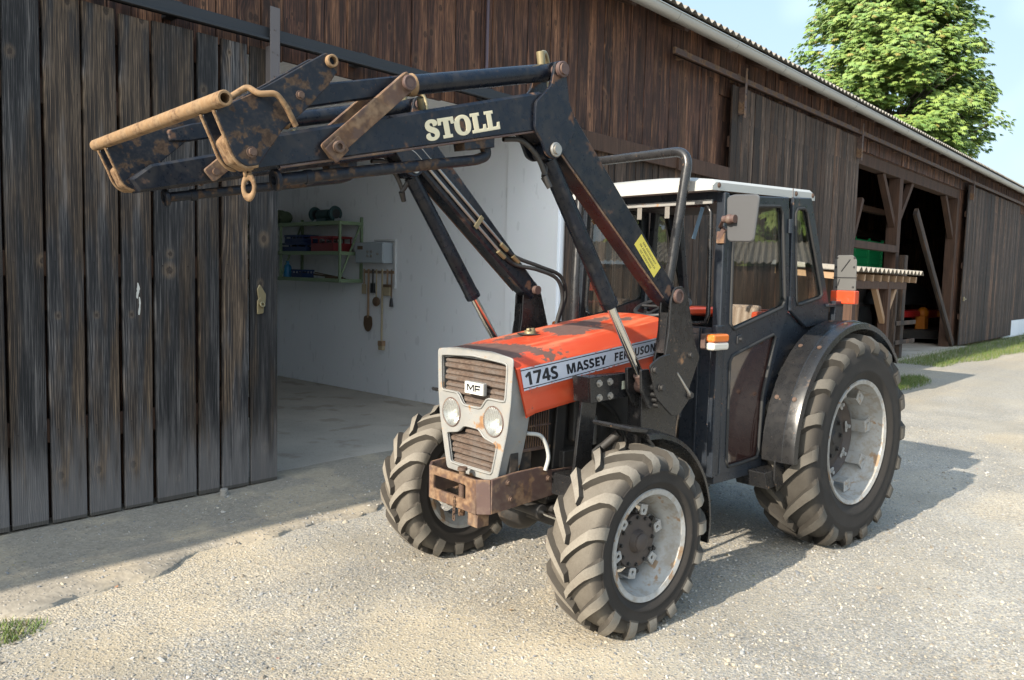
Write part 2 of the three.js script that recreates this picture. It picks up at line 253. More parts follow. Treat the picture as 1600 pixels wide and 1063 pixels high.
T.plaster = surface(1024, 1024, (u, v) => { const a = fbm(u * 4, v * 4, 5, 4, 4, 6), b = fbm(u * 120, v * 120, 3, 120, 120, 8), scr = sstep(0.71, 0.76, fbm(u * 40, v * 14, 3, 40, 14, 3)); let c = mix3([0.82, 0.835, 0.86], [0.88, 0.89, 0.91], a); c = mix3(c, [0.6, 0.61, 0.63], scr * 0.35); return [...c, 0.85, 0.5 + 0.3 * (a - 0.5) + 0.2 * (b - 0.5)]; }, { sizeU: 3, sizeV: 3, rough: false });

// painted steel that chips and rusts: amount of rust, paint colour
function painted(seed, paint, { rust = 0.3, rustA = [0.12, 0.055, 0.028], rustB = [0.30, 0.16, 0.075], dust = 0, dustC = [0.36, 0.29, 0.2], gloss = 0.35, size = 0.8, n = 384 } = {}) {
  return surface(n, n, (u, v) => {
    const a = fbm(u * 6, v * 6, 5, 6, 6, seed), b = fbm(u * 40, v * 40, 3, 40, 40, seed + 5), c0 = fbm(u * 14, v * 14, 5, 14, 14, seed + 9), sp = fbm(u * 90, v * 90, 2, 90, 90, seed + 3);
    const r = sstep(0.72 - rust * 0.45, 0.80 - rust * 0.45, a * 0.55 + c0 * 0.35 + b * 0.1), chip = sstep(0.80 - rust * 0.12, 0.84 - rust * 0.12, sp * 0.75 + a * 0.25);
    const d = dust * sstep(0.35, 0.75, c0 * 0.6 + b * 0.4);
    let c = mix3(paint.map((q) => q * (0.85 + 0.3 * a)), mix3(rustA, rustB, b), Math.max(r, chip * 0.8)); c = mix3(c, dustC, d);
    return [...c, lerp(gloss + 0.15 * (b - 0.5), 0.88, Math.max(r, chip, d * 0.9)), 0.5 + 0.2 * (b - 0.5) * r - 0.12 * r + 0.04 * c0];
  }, { sizeU: size, sizeV: size });
}
T.navy = painted(3, [0.007, 0.0095, 0.016], { rust: 0.2, rustA: [0.05, 0.026, 0.02], rustB: [0.13, 0.07, 0.045], gloss: 0.3, dust: 0.05 });
T.navyWorn = painted(5, [0.011, 0.0135, 0.02], { rust: 0.44, rustA: [0.03, 0.02, 0.016], rustB: [0.085, 0.052, 0.034], gloss: 0.42, dust: 0.05, size: 0.35 });
T.rusty = painted(7, [0.085, 0.048, 0.034], { rust: 0.62, rustA: [0.055, 0.03, 0.02], rustB: [0.2, 0.105, 0.05], gloss: 0.75, dust: 0.25 });
T.rustBrown = painted(8, [0.085, 0.05, 0.042], { rust: 0.55, rustA: [0.07, 0.04, 0.03], rustB: [0.22, 0.12, 0.06], gloss: 0.6, dust: 0.15 });
T.sandRust = painted(9, [0.26, 0.165, 0.085], { rust: 0.62, rustA: [0.085, 0.045, 0.024], rustB: [0.25, 0.155, 0.08], gloss: 0.8, dust: 0.5, dustC: [0.36, 0.275, 0.17], size: 0.4 });
T.cream = painted(10, [0.235, 0.237, 0.232], { rust: 0.24, rustA: [0.15, 0.07, 0.03], rustB: [0.32, 0.17, 0.07], gloss: 0.5, dust: 0.12, dustC: [0.45, 0.36, 0.24], size: 0.6 });
T.slate = painted(12, [0.019, 0.0235, 0.031], { rust: 0.03, gloss: 0.3, dust: 0.02, dustC: [0.2, 0.18, 0.15], size: 1.2 });
T.black = painted(13, [0.014, 0.014, 0.015], { rust: 0.04, rustA: [0.05, 0.03, 0.02], gloss: 0.28, dust: 0.03, dustC: [0.17, 0.145, 0.115], size: 1 });
T.hub = painted(19, [0.055, 0.043, 0.038], { rust: 0.2, rustA: [0.05, 0.033, 0.025], rustB: [0.11, 0.065, 0.04], gloss: 0.6, dust: 0.2, dustC: [0.16, 0.125, 0.09] });
T.rimGrey = painted(14, [0.34, 0.34, 0.33], { rust: 0.24, rustA: [0.2, 0.1, 0.05], rustB: [0.4, 0.25, 0.13], gloss: 0.5, dust: 0.6, dustC: [0.24, 0.2, 0.15], size: 0.5 });
T.orange = painted(15, [0.46, 0.055, 0.018], { rust: 0.06, rustA: [0.16, 0.05, 0.03], rustB: [0.3, 0.1, 0.05], gloss: 0.34, size: 0.9 });
T.grime = painted(16, [0.022, 0.02, 0.019], { rust: 0.3, rustA: [0.03, 0.022, 0.018], rustB: [0.09, 0.06, 0.04], gloss: 0.6, dust: 0.25, dustC: [0.1, 0.085, 0.065] });
T.louver = painted(17, [0.10, 0.078, 0.066], { rust: 0.6, rustA: [0.05, 0.034, 0.027], rustB: [0.13, 0.085, 0.06], gloss: 0.7, dust: 0.3, dustC: [0.18, 0.16, 0.14], size: 0.4 });
T.rubber = surface(512, 512, (u, v) => { const a = fbm(u * 8, v * 8, 5, 8, 8, 2), b = fbm(u * 100, v * 100, 3, 100, 100, 6); const t = clamp(a * 0.7 + b * 0.5 - 0.1); return [...mix3([0.55, 0.5, 0.45], [1, 0.97, 0.92], t), 0.78 + 0.15 * b, 0.5 + 0.4 * (b - 0.5)]; }, { sizeU: 0.5, sizeV: 0.5 });
// bonnet: faded orange, burnt to dark undercoat in patches (u along the bonnet, v across it)
T.hood = surface(1024, 512, (u, v) => {
  const X = -0.45 + u * 1.3, Z = -0.65 + v * 1.3, a = fbm(X * 6, Z * 6, 5, 0, 0, 4), b = fbm(X * 40, Z * 60, 3, 0, 0, 8), st = fbm(X * 4, Z * 30, 4, 0, 0, 12);
  const blob = (x, z, rx, rz) => 1 - Math.hypot((X - x) / rx, (Z - z) / rz) + (a - 0.5) * 2.4 + (b - 0.5) * 0.9;
  const burn = Math.max(blob(-0.36, 0.18, 0.2, 0.24) - 0.1, blob(-0.36, -0.15, 0.08, 0.24) - 0.1, blob(0.32, -0.02, 0.25, 0.13) - 0.15, blob(0.16, 0.12, 0.22, 0.08) - 0.3, blob(-0.12, -0.05, 0.2, 0.09) - 0.45, blob(0.62, 0.12, 0.1, 0.06) - 0.3);
  const k = sstep(0.05, 0.2, burn), fade = sstep(0.45, 0.75, st * 0.6 + a * 0.5) * (Math.abs(Z) < 0.27 ? 1 : 0.25);
  let c = mix3([0.46, 0.056, 0.019], [0.49, 0.16, 0.078], fade * 0.8); c = mix3(c, mix3([0.085, 0.045, 0.038], [0.13, 0.075, 0.06], b), k);
  return [...c, lerp(0.38 + 0.2 * fade, 0.7, k), 0.5 - 0.1 * k];
}, { sizeU: 1, sizeV: 1 });

T.flute = surface(64, 8, (u) => [1, 1, 1, 0.16, 0.5 + 0.5 * Math.sin(u * 6.283)], { sizeU: 0.013, sizeV: 0.1, rough: false });
const M = {
  greyBoards: mat('weathered_grey_boards', { color: rgb(0.5, 0.475, 0.455) }, T.greyBoards, 0.004), brownBoards: mat('brown_boards', { color: rgb(0.92, 0.77, 0.7) }, T.brownBoards, 0.003), mixBoards: mat('grey_brown_boards', { color: rgb(0.76, 0.65, 0.565) }, T.mixBoards, 0.003), beam: mat('timber', {}, T.beam, 0.003),
  gravel: mat('gravel', { roughness: 0.92, vertexColors: true, color: rgb(0.79, 0.775, 0.74) }, T.gravel, 0.0055), concrete: mat('concrete', { roughness: 0.9 }, T.concrete, 0.004), floor: mat('garage_floor', { roughness: 0.85, color: rgb(1.4, 1.33, 1.25) }, T.concrete, 0.002),
  plaster: mat('white_plaster', { roughness: 0.85 }, T.plaster, 0.002), jamb: mat('fresh_white_plaster', { roughness: 0.8, color: rgb(1, 1, 1) }, T.plaster, 0.002),
  zinc: mat('zinc', { color: rgb(0.45, 0.45, 0.43), metalness: 0.45, roughness: 0.45 }), apron: mat('rough_concrete', { roughness: 0.93, color: rgb(0.86, 0.835, 0.79) }, T.apron, 0.008), rail: mat('rail_steel', { color: rgb(0.022, 0.024, 0.028), roughness: 0.6 }), sheet: mat('fibre_cement', { color: rgb(0.8, 0.78, 0.74), roughness: 0.95 }, T.concrete, 0.003),
  darkSteel: mat('dark_steel', {}, T.slate, 0.001), strap: mat('grey_strap', { roughness: 0.7, color: rgb(0.13, 0.115, 0.115) }),
  navy: mat('loader_paint', { specularIntensity: 0.6 }, T.navy, 0.001), navyWorn: mat('worn_loader_paint', { specularIntensity: 0.5 }, T.navyWorn, 0.002), rusty: mat('rusty_iron', {}, T.rusty, 0.002), rustBrown: mat('rusty_brown_paint', {}, T.rustBrown, 0.002), sandRust: mat('sandy_rust', { color: rgb(0.85, 0.8, 0.75) }, T.sandRust, 0.004),
  cream: mat('rust_spotted_cream_paint', {}, T.cream, 0.001), slate: mat('slate_paint', { specularIntensity: 0.75 }, T.slate, 0.0006), black: mat('black_paint', {}, T.black, 0.0006), rim: mat('rim_paint', {}, T.rimGrey, 0.0008), orange: mat('orange_paint', {}, T.orange, 0.0006), hood: mat('bonnet_paint', {}, T.hood, 0.0015), grime: mat('oily_cast_iron', {}, T.grime, 0.002), louver: mat('rusty_louvers', {}, T.louver, 0.002),
  hub: mat('hub_paint', {}, T.hub, 0.001), rubber: mat('rubber', { vertexColors: true }, T.rubber, 0.0015), plainRubber: mat('black_rubber', { color: rgb(0.018, 0.018, 0.018), roughness: 0.7 }),
  chrome: mat('chromed_rod', { color: rgb(0.72, 0.71, 0.68), metalness: 1, roughness: 0.14 }), boltSteel: mat('zinc_bolt', { color: rgb(0.36, 0.34, 0.31), metalness: 0.8, roughness: 0.45 }), brass: mat('yellow_fitting', { color: rgb(0.27, 0.22, 0.125), metalness: 0.5, roughness: 0.45 }),
  glass: mat('tinted_glass', { color: rgb(0.86, 0.88, 0.86), transmission: 1, roughness: 0.015, ior: 1.52, thickness: 0 }), smoke: mat('brown_acrylic', { color: rgb(0.034, 0.017, 0.015), roughness: 0.08, clearcoat: 1, clearcoatRoughness: 0.05 }),
  lampGlass: mat('headlamp_glass', { color: rgb(0.85, 0.86, 0.84), transmission: 0.86, roughness: 0.16, thickness: 0 }, T.flute, 0.003), reflector: mat('lamp_reflector', { color: rgb(0.62, 0.62, 0.6), metalness: 1, roughness: 0.3 }),
  white: mat('roof_paint', { color: rgb(0.38, 0.38, 0.36), roughness: 0.42 }), mirrorBack: mat('grey_plastic', { color: rgb(0.068, 0.069, 0.072), roughness: 0.45 }), mirrorFace: mat('mirror', { color: rgb(0.9, 0.9, 0.9), metalness: 1, roughness: 0.03 }),
  amber: mat('amber_lens', { color: rgb(0.75, 0.2, 0.03), roughness: 0.2, transmission: 0.25, thickness: 0 }), clearLens: mat('clear_lens', { color: rgb(0.75, 0.72, 0.65), roughness: 0.2, transmission: 0.3, thickness: 0 }), vinyl: mat('brown_vinyl', { color: rgb(0.27, 0.205, 0.165), roughness: 0.55 }),
  greenSteel: mat('green_shelf_steel', { color: rgb(0.19, 0.26, 0.15), roughness: 0.6 }), blueCrate: mat('blue_plastic', { color: rgb(0.01, 0.028, 0.10), roughness: 0.5 }), redCrate: mat('red_plastic', { color: rgb(0.17, 0.015, 0.018), roughness: 0.5 }), greyBox: mat('grey_enamel', { color: rgb(0.36, 0.40, 0.43), roughness: 0.45 }), teal: mat('teal_casting', { color: rgb(0.015, 0.05, 0.055), roughness: 0.5 }), bottle: mat('blue_bottle', { color: rgb(0.02, 0.2, 0.42), roughness: 0.4 }),
  tool: mat('tool_wood', { color: rgb(0.3, 0.19, 0.11), roughness: 0.7 }), toolIron: mat('tool_iron', { color: rgb(0.16, 0.1, 0.06), metalness: 0.4, roughness: 0.65 }), bristle: mat('bristle', { color: rgb(0.42, 0.34, 0.22), roughness: 0.95 }), darkPlastic: mat('dark_plastic', { color: rgb(0.02, 0.02, 0.022), roughness: 0.5 }),
  green: mat('green_trailer_paint', { color: rgb(0.01, 0.24, 0.08), roughness: 0.45 }), red: mat('red_machine_paint', { color: rgb(0.45, 0.02, 0.02), roughness: 0.45 }), machineOrange: mat('orange_machine_paint', { color: rgb(0.55, 0.17, 0.01), roughness: 0.5 }), decalGrey: mat('grey_board', { color: rgb(0.085, 0.085, 0.082), roughness: 0.6 }),
};
function canvasMat(name, w, h, draw, opts = {}) { const c = document.createElement('canvas'); c.width = w; c.height = h; draw(c.getContext('2d'), w, h); const t = new THREE.CanvasTexture(c); t.colorSpace = THREE.SRGBColorSpace; t.magFilter = THREE.LinearFilter; return mat(name, { map: t, roughness: 0.5, ...opts }); }

// ---------- yard ----------
// sandy wheel track across the near yard
const track = (x, z) => { const d = z + 2.29 + 0.131 * x + 0.05 * Math.sin(x * 1.7); return x > 0.6 && x < 5 ? 0.3 * Math.exp(-d * d / 0.006) * (0.35 + fbm(x * 3, z * 3, 3, 0, 0, 61)) : 0; };
const yardH = (x, z) => (fbm(x * 0.9 + 40, z * 0.9 + 40, 3, 0, 0, 2) - 0.5) * 0.03 + (fbm(x * 5, z * 5, 3, 0, 0, 5) - 0.5) * 0.012;
{
  const axis = (a, b, step, lo, hi) => { const r = []; for (let q = a; q <= b + 1e-6; q += step) r.push(q); let s = step, q = a; while (q > lo) { s *= 1.5; q -= s; r.unshift(q); } s = step; q = r[r.length - 1]; while (q < hi) { s *= 1.5; q += s; r.push(q); } return r; };
  const xs = axis(-1, 12, 0.07, -300, 500), zs = axis(-6, 2.5, 0.07, -400, 300), pos = [], col = [], uv = [], idx = [];
  for (const z of zs) for (const x of xs) {
    const near = Math.abs(x) < 40 && Math.abs(z) < 20, inside = z < -5.5;
    pos.push(x, near ? yardH(x, z) * (inside ? 0.2 : 1) - (inside ? 0.03 : 0) : -0.05, z); uv.push(x, z);
    const a = fbm(x * 0.55 + 9, z * 0.8 + 3, 5, 0, 0, 31) + track(x, z), s = sstep(0.46, 0.62, a), b = fbm(x * 2.2, z * 2.2, 4, 0, 0, 41), g = 0.72 + 0.46 * b;
    col.push(g * lerp(0.93, 1.12, s), g * lerp(0.94, 1.07, s), g * lerp(0.95, 0.98, s));
  }
  for (let j = 0; j < zs.length - 1; j++) for (let i = 0; i < xs.length - 1; i++) { const a = j * xs.length + i, b = a + 1, c = a + xs.length, d = c + 1; idx.push(a, c, b, b, c, d); }
  const g = new THREE.BufferGeometry(); g.setAttribute('position', new THREE.Float32BufferAttribute(pos, 3)); g.setAttribute('uv', new THREE.Float32BufferAttribute(uv, 2)); g.setAttribute('color', new THREE.Float32BufferAttribute(col, 3)); g.setIndex(idx); g.computeVertexNormals();
  const o = put(new THREE.Mesh(g, M.gravel), 'yard_ground'); o.userData.kind = 'structure'; o.userData.label = 'pale sunlit gravel yard with grey stones and sandy patches'; o.userData.category = 'ground';
}
{ // loose stones of the near yard
  const R = RNG(77), geos = [0, 1, 2].map((s) => { const g = new THREE.IcosahedronGeometry(1, 0), p = g.attributes.position, q = new Map(); for (let i = 0; i < p.count; i++) { const k = [p.getX(i), p.getY(i), p.getZ(i)].map((t) => t.toFixed(3)).join(); if (!q.has(k)) q.set(k, 0.7 + R() * 0.55); const f = q.get(k); p.setXYZ(i, p.getX(i) * f, p.getY(i) * f * 0.62, p.getZ(i) * f * 0.85); } g.computeVertexNormals(); return g; });
  const tints = [[0.2, 0.2, 0.2], [0.26, 0.26, 0.255], [0.29, 0.285, 0.27], [0.36, 0.32, 0.25], [0.42, 0.38, 0.31], [0.22, 0.19, 0.15], [0.4, 0.38, 0.35]];
  const m4 = new THREE.Matrix4(), q = new THREE.Quaternion(), e = new THREE.Euler(), c = new THREE.Color();
  geos.forEach((g, gi) => {
    const N = 26000, im = new THREE.InstancedMesh(g, mat('loose_stone', { color: rgb(1, 1, 1), roughness: 0.9 }), N); let n = 0;
    while (n < N) {
      const r = 1.9 + Math.pow(R(), 1.6) * 9.5, a = -0.72636 + (R() - 0.5) * 1.35, x = r * Math.cos(a), z = r * Math.sin(a); if (z < -5.62) continue; const onSlab = z < -4.56; if (onSlab && R() > 0.5) continue;
      const sandy = sstep(0.46, 0.62, fbm(x * 0.55 + 9, z * 0.8 + 3, 5, 0, 0, 31) + track(x, z)), grit = fbm(x * 1.7 + 4, z * 1.7, 3, 0, 0, 3); if (R() < sandy * 0.75 || R() > grit * 1.5) continue;
      const s = R() < 0.004 ? 0.009 + R() * 0.009 : 0.0024 + Math.pow(R(), 7) * 0.0085; e.set(R() * 0.6, R() * 6.3, R() * 0.6); q.setFromEuler(e);
      m4.compose(V(x, (onSlab ? 0.026 + (fbm(x * 2, z * 2, 4, 0, 0, 9) - 0.5) * 0.022 + 0.02 * sstep(-5.1, -5.6, z) : yardH(x, z)) + s * 0.22, z), q, V(s * (0.8 + R() * 0.6), s * (0.7 + R() * 0.4), s * (0.8 + R() * 0.6))); im.setMatrixAt(n, m4);
      const t = tints[Math.floor(R() * tints.length)], k = 0.85 + R() * 0.3; im.setColorAt(n, c.setRGB(t[0] * k, t[1] * k, t[2] * k)); n++;
    }
    put(im, 'loose_gravel'); im.userData = { kind: 'stuff', label: ['small angular grey and tan stones loose on the yard', 'flat grey stones scattered over the gravel yard', 'pale crushed stones strewn over the sandy yard'][gi], category: 'gravel' };
  });
}
{ // worn concrete strip along the barn with a broken edge
  const R = RNG(5), edge = []; for (let x = -6; x <= 9.01; x += 0.06) edge.push([x, -4.52 + (fbm(x * 2.2, 3, 4, 0, 0, 3) - 0.5) * 0.42 - 0.14 * sstep(2.1, 2.5, x) - 0.35 * sstep(4, 6, x)]);
  const top = (x, z) => 0.026 + (fbm(x * 2, z * 2, 4, 0, 0, 9) - 0.5) * 0.022 + 0.02 * sstep(-5.1, -5.6, z);
  const pos = [], idx = [], uv = []; const rows = 22;
  edge.forEach(([x, ze]) => { for (let k = 0; k <= rows; k++) { const t = k / rows, z = lerp(ze, -5.98, t), y = k === 0 ? -0.02 : top(x, z) * (k === 1 ? 0.82 : 1); pos.push(x, y, k === 1 ? ze - 0.012 : z); uv.push(x, z); } });
  for (let i = 0; i < edge.length - 1; i++) for (let k = 0; k < rows; k++) { const a = i * (rows + 1) + k, b = a + 1, c = a + rows + 1, d = c + 1; idx.push(a, c, b, b, c, d); }
  const g = new THREE.BufferGeometry(); g.setAttribute('position', new THREE.Float32BufferAttribute(pos, 3)); g.setAttribute('uv', new THREE.Float32BufferAttribute(uv, 2)); g.setIndex(idx); g.computeVertexNormals();
  const o = put(new THREE.Mesh(g, M.apron), 'concrete_apron'); o.userData.kind = 'structure'; o.userData.label = 'worn concrete strip with a broken edge along the barn doors'; o.userData.category = 'pavement';
}
function grass(name, label, n, seed, where, hgt) { // blades
  const R = RNG(seed), g = new THREE.BufferGeometry(); g.setAttribute('position', new THREE.Float32BufferAttribute([-0.5, 0, 0, 0.5, 0, 0, -0.36, 0.55, 0.1, 0.36, 0.55, 0.1, 0, 1, 0.38], 3)); g.setIndex([0, 1, 2, 1, 3, 2, 2, 3, 4]); g.computeVertexNormals();
  const im = new THREE.InstancedMesh(g, mat('grass_blade', { color: rgb(1, 1, 1), roughness: 0.7, transmission: 0.3, thickness: 0 }), n), m4 = new THREE.Matrix4(), q = new THREE.Quaternion(), e = new THREE.Euler(), c = new THREE.Color();
  for (let i = 0; i < n; i++) { const [x, z] = where(R), h = hgt * (0.4 + R() * 0.8), y = R() * 6.3; e.set(R() * 0.5, y, R() * 0.3 - 0.15, 'YXZ'); q.setFromEuler(e); m4.compose(V(x, yardH(x, z) - 0.006, z), q, V(0.004 + R() * 0.004, h, h)); im.setMatrixAt(i, m4); const t = R(); im.setColorAt(i, t < 0.12 ? c.setRGB(0.28, 0.24, 0.1) : c.setRGB(0.075 + 0.08 * t, 0.14 + 0.075 * t, 0.03)); }
  put(im, name); im.userData = { kind: 'stuff', label, category: 'grass' };
}
grass('grass_tuft', 'small green grass tuft at the edge of the broken concrete strip', 1000, 3, (R) => { const a = R() * 6.3, r = Math.sqrt(R()) * 0.16; return [1.08 + Math.cos(a) * r * 1.2 + R() * 0.1, -4.27 + Math.sin(a) * r * 0.9]; }, 0.042);
grass('grass_verge', 'strip of short green grass along the far barn door', 26000, 8, (R) => { const x = 19.5 + R() * 24; return [x, -5.75 + Math.pow(R(), 0.8) * (0.9 + 0.9 * fbm(x * 0.4, 1, 3) + 0.05 * (x - 20))]; }, 0.13);
grass('grass_patch', 'patch of green grass in the gravel beside the corrugated shelter', 5200, 12, (R) => { const a = R() * 6.3, r = Math.sqrt(R()); return [15.4 + Math.cos(a) * r * 1.5, -4.35 + Math.sin(a) * r * 0.5 * (0.5 + R() * 0.5)]; }, 0.1);
{ // dry leaves and bits blown over the yard
  const R = RNG(66), g = new THREE.BufferGeometry(); g.setAttribute('position', new THREE.Float32BufferAttribute([-0.5, 0.1, 0, 0, 0, -0.3, 0.5, 0.12, 0, 0, 0, 0.3, 0, 0.06, 0], 3)); g.setIndex([0, 4, 1, 1, 4, 2, 2, 4, 3, 3, 4, 0]); g.computeVertexNormals();
  const im = new THREE.InstancedMesh(g, mat('dry_leaf', { color: rgb(1, 1, 1), roughness: 0.9 }), 70), m4 = new THREE.Matrix4(), q = new THREE.Quaternion(), e = new THREE.Euler(), c = new THREE.Color();
  for (let i = 0; i < 70; i++) { const r = 2.2 + Math.pow(R(), 1.3) * 8, a = -0.726 + (R() - 0.5) * 1.3, x = r * Math.cos(a), z = Math.max(-5.5, r * Math.sin(a)), s = 0.014 + R() * 0.022; e.set((R() - 0.5) * 0.5, R() * 6.3, (R() - 0.5) * 0.5); q.setFromEuler(e); m4.compose(V(x, yardH(x, z) + (z < -4.6 ? 0.035 : 0.008), z), q, V(s, s, s)); im.setMatrixAt(i, m4); im.setColorAt(i, c.setRGB(0.2 + R() * 0.2, 0.13 + R() * 0.12, 0.06 + R() * 0.05)); }
  put(im, 'dry_leaves'); im.userData = { kind: 'stuff', label: 'tiny brown dry leaves blown over the gravel yard', category: 'leaves' };
}

// ---------- barn ----------
const barn = thing('barn', 'long dark timber barn with sliding plank doors and corrugated roof', 'barn');
let plankSeed = 1;
function plank(x0, x1, y0, y1, zb, zf, lane, { voff = 0, jit = 0.004, lean = 0, top = 0 } = {}) {
  const R = RNG(900 + plankSeed++), n = 3, c = 0.004, pos = [], uv = [], idx = [], w = x1 - x0, sc = Math.min(1, 0.243 / w);
  for (let i = 0; i <= n; i++) {
    const t = i / n, y = lerp(y0, y1, t), a = x0 + (R() - 0.5) * jit * 2 + lean * (t - 0.5), b = x1 + (R() - 0.5) * jit * 2 + lean * (t - 0.5), dz = (R() - 0.5) * jit;
    [[a, zb + dz], [b, zb + dz], [b, zf - c + dz], [b - c, zf + dz], [a + c, zf + dz], [a, zf - c + dz]].forEach(([x, z]) => { pos.push(x, i === n ? y + top * (x - x0) / w : y, z); uv.push(lane * 0.25 + 0.003 + clamp((x - x0) * sc, 0, 0.243), y + voff); });
  }
  for (let i = 0; i < n; i++) for (let k = 0; k < 6; k++) { const a = i * 6 + k, b = i * 6 + (k + 1) % 6; idx.push(a, b, a + 6, b, b + 6, a + 6); }
  const e = n * 6; for (let k = 1; k < 5; k++) { idx.push(0, k + 1, k); idx.push(e, e + k, e + k + 1); }
  const g = new THREE.BufferGeometry(); g.setAttribute('position', new THREE.Float32BufferAttribute(pos, 3)); g.setAttribute('uv', new THREE.Float32BufferAttribute(uv, 2)); g.setIndex(idx);
  return creased(fin(g, true), 25);
}
{
  const wall = part(barn, 'front_wall', [b2(-16, 3.2, 0, 5.36, -5.96, -5.9, 0), b2(3.2, 7.24, 3.52, 5.36, -5.96, -5.9, 0), b2(7.24, 16.9, 0, 5.36, -5.96, -5.9, 0), b2(16.9, 25.9, 4.55, 5.36, -5.96, -5.9, 0), b2(25.9, 37, 0, 5.36, -5.96, -5.9, 0)], M.brownBoards);
  const R = RNG(41);
  for (let x = 1.2; x < 36.8;) {
    const w = 0.15 + R() * 0.09, y0 = x < 3 ? 3.3 : x < 7.2 ? 3.46 + R() * 0.02 : x < 11.1 ? 3.3 : 4.56 + R() * 0.01;
    part(wall, 'plank', plank(x, x + w - 0.005, y0, 5.33, -5.9, -5.868 + (R() - 0.5) * 0.016, Math.floor(R() * 8), { voff: R() * 4, jit: 0.003 }), M.brownBoards); x += w;
  }
  const rearWalls = part(barn, 'rear_wall', [b2(-16, 37, 0, 5.3, -21.6, -21.4, 0)], M.brownBoards);
  const gable = (x) => plate([[-5.97, 0], [-5.97, 5.2], [-13.5, 8.45], [-21.4, 5.2], [-21.4, 0]].map(([z, y]) => [-z, y]), 0, 0.12, 0).rotateY(Math.PI / 2).translate(x, 0, 0);
  part(barn, 'gable_wall', fin(gable(-16)), M.brownBoards); part(barn, 'gable_wall', fin(gable(36.9)), M.brownBoards);
}
// roof: boarded deck, corrugated fibre cement sheets, rafters, gutter
{
  const ez = -5.44, ey = 5.16, sl = 0.42, L = 8.06;
  const slab = (x0, x1, zA, yA, zB, yB, t) => plate([[zA, yA], [zB, yB], [zB, yB + t], [zA, yA + t]].map(([z, y]) => [-z, y]), 0, x1 - x0, 0).rotateY(Math.PI / 2).translate(x0, 0, 0);
  const roof = part(barn, 'roof', [fin(slab(-16.4, 37.2, ez - 0.02, ey + 0.01, -13.5, ey + L * sl, 0.04)), fin(slab(-16.4, 37.2, -21.9, ey - 0.1, -13.5, ey + L * sl, 0.04))], M.beam);
  const R = RNG(8), sheet = (w) => {
    const n = Math.round(w / 0.177) * 8, pos = [], idx = [], len = Math.hypot(L, L * sl);
    for (let i = 0; i <= n; i++) { const x = i / n * w, h = 0.026 * (1 - Math.cos(x / 0.177 * 2 * Math.PI)); for (const [s, t] of [[-0.09, 0], [0.5, 0], [1, 0], [1, -0.007], [-0.09, -0.007]]) { const q = s < 0 ? s : s * len, z = -q / len * L, y = q / len * L * sl; pos.push(x, y + h + t, z); } }
    for (let i = 0; i < n; i++) for (let k = 0; k < 5; k++) { const a = i * 5 + k, b = i * 5 + (k + 1) % 5; idx.push(a, a + 5, b, b, a + 5, b + 5); }
    const g = new THREE.BufferGeometry(); g.setAttribute('position', new THREE.Float32BufferAttribute(pos, 3)); g.setIndex(idx); return creased(fin(g), 50);
  };
  const sg = sheet(1.062); for (let i = 0; i < 34; i++) { const o = put(new THREE.Mesh(sg, M.sheet), 'roof_sheet', roof); o.position.set(1 + i * 1.062, ey + 0.065 + (i % 2) * 0.003, ez + 0.005); }
  const rafters = []; for (let x = -15.5; x < 37; x += 1.25) part(roof, 'rafter', bar([x, 5.09, -5.5], [x, 5.09 + 0.42 * 1.4, -6.9], 0.1, 0.13, [0, 1, 0.42]), M.beam);
  const gz = -5.35, gy = 5.07, r = 0.09, arc = []; for (let i = 0; i <= 14; i++) { const a = Math.PI + i / 14 * Math.PI; arc.push([r * Math.cos(a), r * Math.sin(a)]); } for (let i = 14; i >= 0; i--) { const a = Math.PI + i / 14 * Math.PI; arc.push([(r - 0.003) * Math.cos(a), (r - 0.003) * Math.sin(a)]); }
  const gut = part(barn, 'gutter', [creased(plate(arc, 0, 53, 0).rotateY(Math.PI / 2).translate(-16, gy, gz)), rod([-16, gy, gz + r + 0.004], [37, gy, gz + r + 0.004], 0.009, 0.009, 8)], M.zinc);
  const ba = []; for (let i = 0; i <= 14; i++) { const a = Math.PI + i / 14 * Math.PI; ba.push([(r + 0.006) * Math.cos(a), (r + 0.006) * Math.sin(a)]); } for (let i = 14; i >= 0; i--) { const a = Math.PI + i / 14 * Math.PI; ba.push([(r + 0.001) * Math.cos(a), (r + 0.001) * Math.sin(a)]); }
  const bg = creased(plate(ba, 0, 0.03, 0).rotateY(Math.PI / 2)); for (let i = 0; i < 20; i++) { const o = put(new THREE.Mesh(bg, M.zinc), 'gutter_bracket', gut); o.position.set(8.9 + i * 1.58, gy, gz); }
  const dp = part(barn, 'downpipe', [rod([35.9, 0.1, -5.55], [35.9, 4.8, -5.55], 0.06, 0.06, 16), hose([[35.9, 4.78, -5.55], [35.9, 4.92, -5.5], [35.9, 5.02, -5.38]], 0.06, 12)], mat('painted_downpipe', { color: rgb(0.3, 0.38, 0.48), roughness: 0.5 }));
}
// rails, fascia, header
part(barn, 'door_rail', [b2(-2, 7.05, 3.535, 3.64, -5.70, -5.665), b2(-2, 7.05, 3.535, 3.555, -5.70, -5.63), ...[-0.5, 1.1, 2.75, 4.4, 6.0].map((x) => b2(x - 0.04, x + 0.04, 3.56, 3.66, -5.868, -5.70))], M.rail);
part(barn, 'door_rail', [b2(9.5, 36.5, 4.76, 4.86, -5.72, -5.68), b2(9.5, 36.5, 4.76, 4.775, -5.72, -5.64), ...Array.from({ length: 17 }, (_, i) => b2(9.8 + i * 1.6, 9.88 + i * 1.6, 4.78, 4.9, -5.868, -5.72))], M.rustBrown);
part(barn, 'fascia_board', b2(7.3, 9.62, 3.27, 3.47, -5.67, -5.635, 0.006), M.beam); part(barn, 'fascia_board', b2(9.58, 11.05, 3.25, 3.45, -5.633, -5.6, 0.006), M.beam);
